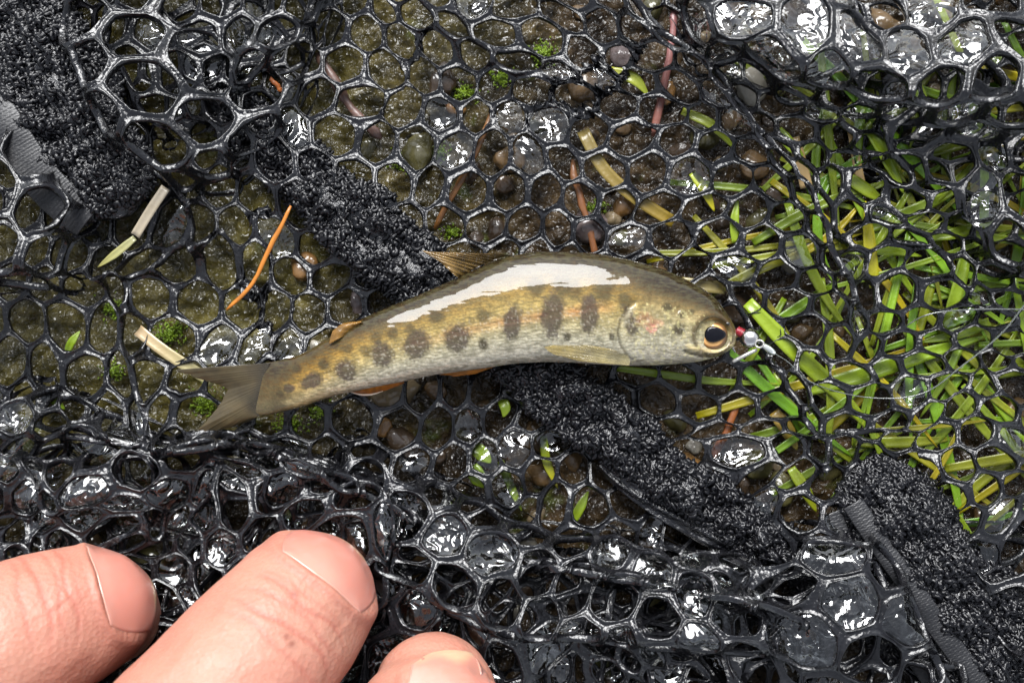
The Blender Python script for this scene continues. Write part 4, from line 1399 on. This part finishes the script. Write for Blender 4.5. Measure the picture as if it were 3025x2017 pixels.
# ------------------------------------------------------------------ the jig fly and line
def build_fly():
    fly = thing('fishing_fly', 752, 338, 40, 'tiny fly with silver bead and dark red collar hooked in the mouth of the fish', 'fishing fly')
    V0, F0 = ico_sphere(4)
    silver = mat_plain('silver_bead', (0.45, 0.43, 0.41), 0.2, metal=1.0)
    red = mat_plain('red_thread', (0.16, 0.006, 0.012), 0.35, coat=.6)
    wire = mat_plain('pale_hook_wire', (0.32, 0.31, 0.29), 0.25, metal=.6)
    clear = mat_plain('clear_knot', (0.55, 0.58, 0.58), 0.12, coat=1.0, transmission=.6)
    mk('bead', V0 * [10.0, 9.6, 9.0] * (1 + .02 * vnoise(V0[:, 0] * 3, V0[:, 1] * 3, V0[:, 2] * 3, 4))[:, None] + [751, 338, 66], [F0], silver, fly)
    P = catmull([(738, 330, 62), (743, 332.5, 64), (747, 335, 65)], 26)
    rad = 5.0 + .45 * np.cos(np.arange(26) * 1.6)
    rad[:3] *= [.45, .75, .9]
    V, F = tube(P, rad, 14)
    mk('collar', V, F, red, fly)
    a = np.linspace(0, 2 * math.pi, 33)
    ring = np.stack([759 + 3.9 * np.cos(a), 343.5 + 3.6 * np.sin(a), 74 + 1.4 * np.cos(a)], 1)
    V, F = tube(ring, 1.05, 8)
    mk('hook_eye', V, F, wire, fly)
    V, F = tube(catmull([(758, 349, 68), (747, 354.5, 67), (734, 361.5, 64)], 16), np.r_[1.2, np.full(14, 2.0), 1.6], 8)
    mk('hook_shank', V, F, wire, fly)
    V, F = tube(catmull([(763, 345, 74), (769, 349, 73), (775, 353, 70)], 14), 3.2 * np.sin(np.linspace(.5, 2.7, 14)) ** .5, 10)
    mk('knot', V, F, clear, fly)
    V, F = tube(catmull([(741, 334, 63), (737, 337, 60), (735, 345, 56), (739, 352, 54)], 16), 1.0, 6)
    mk('hook_bend', V, F, wire, fly)
    lm = mat_plain('clear_monofilament', (0.10, 0.11, 0.10), 0.12, coat=1.0, transmission=.6)
    P = catmull([(775, 353, 70), (790, 362, 66), (806, 377, 62), (829, 388, 58), (877, 398, 60), (925, 393, 66), (962, 364, 76), (996, 333, 84), (1016, 304, 92), (1040, 270, 98), (1090, 200, 110)], 120)
    V, F = tube(P, np.linspace(.45, 1.0, 120), 7)
    tag(mk('fishing_line', V, F, lm, None), 'clear fishing line looping from the fly out over the grass to the right edge', 'fishing line')
    P = catmull([(915, 325, 48), (925, 317, 58), (940, 312, 62), (973, 309, 62), (1024, 308.5, 60), (1080, 312, 58)], 60)
    V, F = tube(P, .75, 6)
    tag(mk('line_tag_end', V, F, lm, None), 'short white loose line end arching over the mesh above the long line', 'fishing line')


build_fly()


# ------------------------------------------------------------------ the hand
def persp(p):
    x, y, z = p[:3]
    k = (CAMD + ZF - z) / CAMD
    return [512 + (x - 512) * k, 341 + (y - 341) * k, z]


FING = {   # path points (where they show in the photograph, z), radius
    'index': [((318, 590, 48), 54), ((306, 600, 84), 68), ((278, 632, 118), 72), ((226, 698, 150), 80), ((150, 790, 182), 90), ((30, 925, 212), 98), ((-120, 1090, 228), 104)],
    'middle': [((112, 616, 52), 46), ((92, 612, 84), 62), ((48, 626, 112), 70), ((-30, 668, 142), 80), ((-130, 748, 174), 88), ((-250, 880, 204), 96), ((-330, 1060, 226), 102)],
    'thumb': [((433, 692, 56), 56), ((432, 704, 66), 68), ((426, 760, 92), 82), ((396, 860, 120), 90), ((320, 990, 160), 96), ((180, 1130, 196), 108)],
    'ring': [((-140, 700, 56), 46), ((-165, 706, 90), 60), ((-220, 740, 126), 68), ((-310, 810, 170), 78), ((-430, 930, 206), 88), ((-500, 1090, 222), 94)],
    'little': [((-330, 800, 52), 40), ((-355, 806, 84), 52), ((-400, 840, 120), 58), ((-470, 910, 170), 66), ((-580, 1020, 196), 74), ((-640, 1130, 206), 80)],
}


for _n, _dz in (('index', 22), ('middle', 22), ('thumb', 52), ('ring', 22), ('little', 22)):
    FING[_n] = [((p[0], p[1], p[2] + _dz), r * 1.03) for p, r in FING[_n]]


def build_hand():
    hand = thing('hand', 100, 760, 40, 'bare wet hand reaching in from the lower left with three fingertips on the net', 'hand')
    parts, axes = [], {}
    for nm, L in FING.items():
        C = catmull([[*persp(p), r] for p, r in L], 90)
        d = np.linalg.norm(C[:, :3] - C[0, :3], axis=1)
        R = C[:, 3]
        P = C[:, :3]
        axes[nm] = (P, R)
        T = np.gradient(P, axis=0); T /= np.linalg.norm(T, axis=1)[:, None]
        ref = np.array([0.55, -0.6, 0.58])
        S = np.cross(T, ref); S /= np.linalg.norm(S, axis=1)[:, None]
        N = np.cross(S, T)
        a = np.arange(36) / 36 * 2 * math.pi
        V = (P[:, None] + R[:, None, None] * (np.cos(a)[None, :, None] * S[:, None] + np.sin(a)[None, :, None] * N[:, None])).reshape(-1, 3)
        F = grid_faces(90, 36, True)
        V0, F0 = ico_sphere(4)
        parts.append((V, [F, np.array([np.arange(36)[[0, 12, 24]]])]))
        parts.append((V0 * R[0] + P[0], [F0]))
        parts.append((V0 * R[-1] * 1.0 + P[-1], [F0]))
    V0, F0 = ico_sphere(4)
    parts.append((V0 * [330, 190, 84] + [-190, 1180, 216], [F0]))
    parts.append((V0 * [210, 330, 78] + [-160, 1400, 230], [F0]))
    V, F = join(parts)
    tmp = make_mesh('tmp_hand', V, F, None)
    to = bpy.data.objects.new('tmp_hand', tmp)
    scene.collection.objects.link(to)
    md = to.modifiers.new('r', 'REMESH'); md.mode = 'VOXEL'; md.voxel_size = 4.2 * K; md.use_smooth_shade = True
    ms = to.modifiers.new('s', 'SMOOTH'); ms.factor = .5; ms.iterations = 14
    m2 = to.modifiers.new('u', 'SUBSURF'); m2.levels = 1
    dg = bpy.context.evaluated_depsgraph_get()
    me = bpy.data.meshes.new_from_object(to.evaluated_get(dg))
    bpy.data.objects.remove(to); bpy.data.meshes.remove(tmp)
    n = len(me.vertices)
    W = np.empty(n * 3, np.float32); me.vertices.foreach_get('co', W); W = W.reshape(-1, 3).astype(float)
    Nn = np.empty(n * 3, np.float32); me.vertices.foreach_get('normal', Nn); Nn = Nn.reshape(-1, 3).astype(float)
    Fq = np.array([p.vertices[:] for p in me.polygons if len(p.vertices) == 4], np.int32)
    U = np.stack([W[:, 0] / K + 512, 341 - W[:, 1] / K, W[:, 2] / K], 1)
    NU_ = Nn * [1, -1, 1]
    bpy.data.meshes.remove(me)

    # nails: centre, outward normal, direction towards the free edge, half length / half width
    nails = {}
    for nm, c, nrm, fwd, hl, hw in [('index', persp((330, 568, 122)), (.52, -.62, .60), (.30, -.45, -.70), 39, 53),
                                    ('middle', persp((122, 585, 118)), (.62, -.52, .58), (.60, .10, -.70), 35, 50),
                                    ('thumb', persp((448, 704, 160)), (.14, -.08, .98), (.06, -.97, -.20), 46, 42)]:
        c = np.array(c); nr_ = np.array(nrm) / np.linalg.norm(nrm)
        fw = np.array(fwd) - np.dot(fwd, nr_) * nr_; fw /= np.linalg.norm(fw)
        la = np.cross(nr_, fw)
        nails[nm] = (c, nr_, fw, la, hl, hw)
    off = np.zeros(n)
    red = np.zeros(n)
    wrk = np.zeros(n)
    for nm, (c, nr_, fw, la, hl, hw) in nails.items():
        d = U - c
        a = d @ fw / hl; b = d @ la / hw; hgt = d @ nr_
        r = (np.abs(a) ** 2.6 + np.abs(b) ** 2.6) ** (1 / 2.6)
        ok = (NU_ @ nr_ > 0.0) & (np.abs(hgt) < 60)
        off += ok * (-2.6 * (1 - sstep(.80, 1.0, r)) + 3.0 * np.exp(-((r - 1.10) / .10) ** 2) * (1 - sstep(.35, .75, a)))
        red += ok * .6 * np.exp(-((r - 1.16) / .16) ** 2) * (a < .5)
        # transverse creases behind the nail fold
        for k, (pos, dep) in enumerate([(-1.75, 1.8), (-2.05, 1.4), (-2.4, 1.9), (-2.75, 1.2), (-1.45, .9)]):
            wv_ = pos + .16 * vnoise(b * 1.6 + k * 7, a * .2, 0, 11 + k) + .12 * b * b
            wrk += ok * dep * np.exp(-((a - wv_) / .07) ** 2) * (1 - sstep(.6, 1.25, np.abs(b)))
    off -= .42 * wrk
    off += 1.6 * fbm(U[:, 0] / 40, U[:, 1] / 40, U[:, 2] / 40, 5, 2)
    wx = .75 * U[:, 0] + .66 * U[:, 1] + 12 * vnoise(U[:, 0] / 45, U[:, 1] / 45, U[:, 2] / 45, 21)
    off += .28 * vnoise(wx / 5.5, (U[:, 0] - U[:, 1]) / 60, U[:, 2] / 60, 22)
    U = U + NU_ * off[:, None]
    base = np.array(srgb(151, 110, 94))
    cols = np.ones((n, 3)) * base
    pink = np.clip(.45 + .5 * fbm(U[:, 0] / 85, U[:, 1] / 85, U[:, 2] / 85, 55, 3) + red, 0, 1)[:, None]
    cols = lerp(cols, np.array(srgb(145, 92, 79)), pink * .55)
    cols = lerp(cols, np.array(srgb(140, 74, 62)), np.clip(wrk[:, None] * .28, 0, .6))
    for fx, fy in [(303, 584), (300, 618), (305, 625)]:      # small freckles
        x, y, _ = persp((fx, fy, 150))
        dd = (U[:, 0] - x) ** 2 + (U[:, 1] - y) ** 2
        cols = lerp(cols, np.array(srgb(110, 62, 50)), (np.exp(-dd / 7.0) * (NU_[:, 2] > .2) * .9)[:, None])
    mk('skin', U, [Fq], M_SKIN, hand, cols=cols)

    # nail plates follow the finger surface
    tri = np.vstack([Fq[:, [0, 1, 2]], Fq[:, [0, 2, 3]]])
    bvh = BVHTree.FromPolygons(U.tolist(), tri.tolist())
    for nm, (c, nr_, fw, la, hl, hw) in nails.items():
        na, nb = 36, 36
        G = np.zeros((na, nb, 3)); C = np.zeros((na, nb, 3))
        for i in range(na):
            for j in range(nb):
                s, t = i / (na - 1) * 2 - 1, j / (nb - 1) * 2 - 1
                # squircle outline
                a = s * math.sqrt(max(0, 1 - .36 * t * t)) if s < 0 else s * math.sqrt(max(0, 1 - .42 * t * t))
                b = t * math.sqrt(max(0, 1 - .22 * s * s))
                p = c + fw * a * hl * .98 + la * b * hw * .98
                hit = bvh.ray_cast(Vector(p + nr_ * 90), Vector(-nr_), 220)
                if hit[0] is not None:
                    q = np.array(hit[0])
                    m = max(abs(s), abs(t))
                    lift = 2.4 - 2.2 * sstep(.86, 1.0, m) * (1 if s < .5 else .4)
                    G[i, j] = q + nr_ * lift
                else:
                    G[i, j] = np.array(bvh.find_nearest(Vector(p - nr_ * 10))[0]) + nr_ * .3
                pk = np.array(srgb(170, 112, 99)); wh = np.array(srgb(172, 138, 112)); lun = np.array(srgb(168, 118, 105))
                col = lerp(pk, lun, sstep(-.4, -.9, a))
                col = lerp(col, wh, sstep(.80, .93, a + .05 * math.sin(t * 5)))
                C[i, j] = col
        # smooth the plate so it reads as one hard curved surface
        for _ in range(14):
            for sl in ((0, slice(None)), (-1, slice(None)), (slice(None), 0), (slice(None), -1)):
                e = G[sl]; e[1:-1] = .5 * e[1:-1] + .25 * (e[:-2] + e[2:]); G[sl] = e
            G[1:-1, 1:-1] = .5 * G[1:-1, 1:-1] + .125 * (G[:-2, 1:-1] + G[2:, 1:-1] + G[1:-1, :-2] + G[1:-1, 2:])
        for i in range(na):          # the plate never sinks into the skin
            for j in range(nb):
                rim = 1 - max(abs(i / (na - 1) * 2 - 1), abs(j / (nb - 1) * 2 - 1))
                hit = bvh.ray_cast(Vector(G[i, j] + nr_ * 60), Vector(-nr_), 90)
                if hit[0] is not None:
                    need = .35 + 1.5 * min(1, rim * 6) - (G[i, j] - np.array(hit[0])) @ nr_
                    if need > 0:
                        G[i, j] += nr_ * need
        _, Fs = solid_sheet(G, 1.0)
        Vn = np.vstack([G.reshape(-1, 3), (G - nr_ * 3.0).reshape(-1, 3)])
        mk('fingernail', Vn, Fs, M_NAIL, hand, cols=np.vstack([C.reshape(-1, 3)] * 2))


build_hand()


# labels that came out alike are told apart by their order from the top of the net
byl = {}
for o in scene.objects:
    if o.parent is None and 'group' in o.keys() and 'label' in o.keys():
        byl.setdefault(o['label'], []).append(o)
ORD = ['uppermost', 'second from the top', 'third from the top', 'fourth from the top', 'fifth from the top', 'sixth from the top', 'seventh from the top']
for lab, L in byl.items():
    if len(L) > 1:
        L.sort(key=lambda o: -o.location.y)
        for i, o in enumerate(L):
            if len(lab.split()) > 11: lab = lab.replace('wet pebble under the net', 'pebble').replace('around the yellow grass blade', 'by the yellow blade').replace('by the lower right edge of the grass', 'by the lower right edge')
            o['label'] = lab + ', ' + ('lowest' if i == len(L) - 1 else ORD[min(i, 6)])
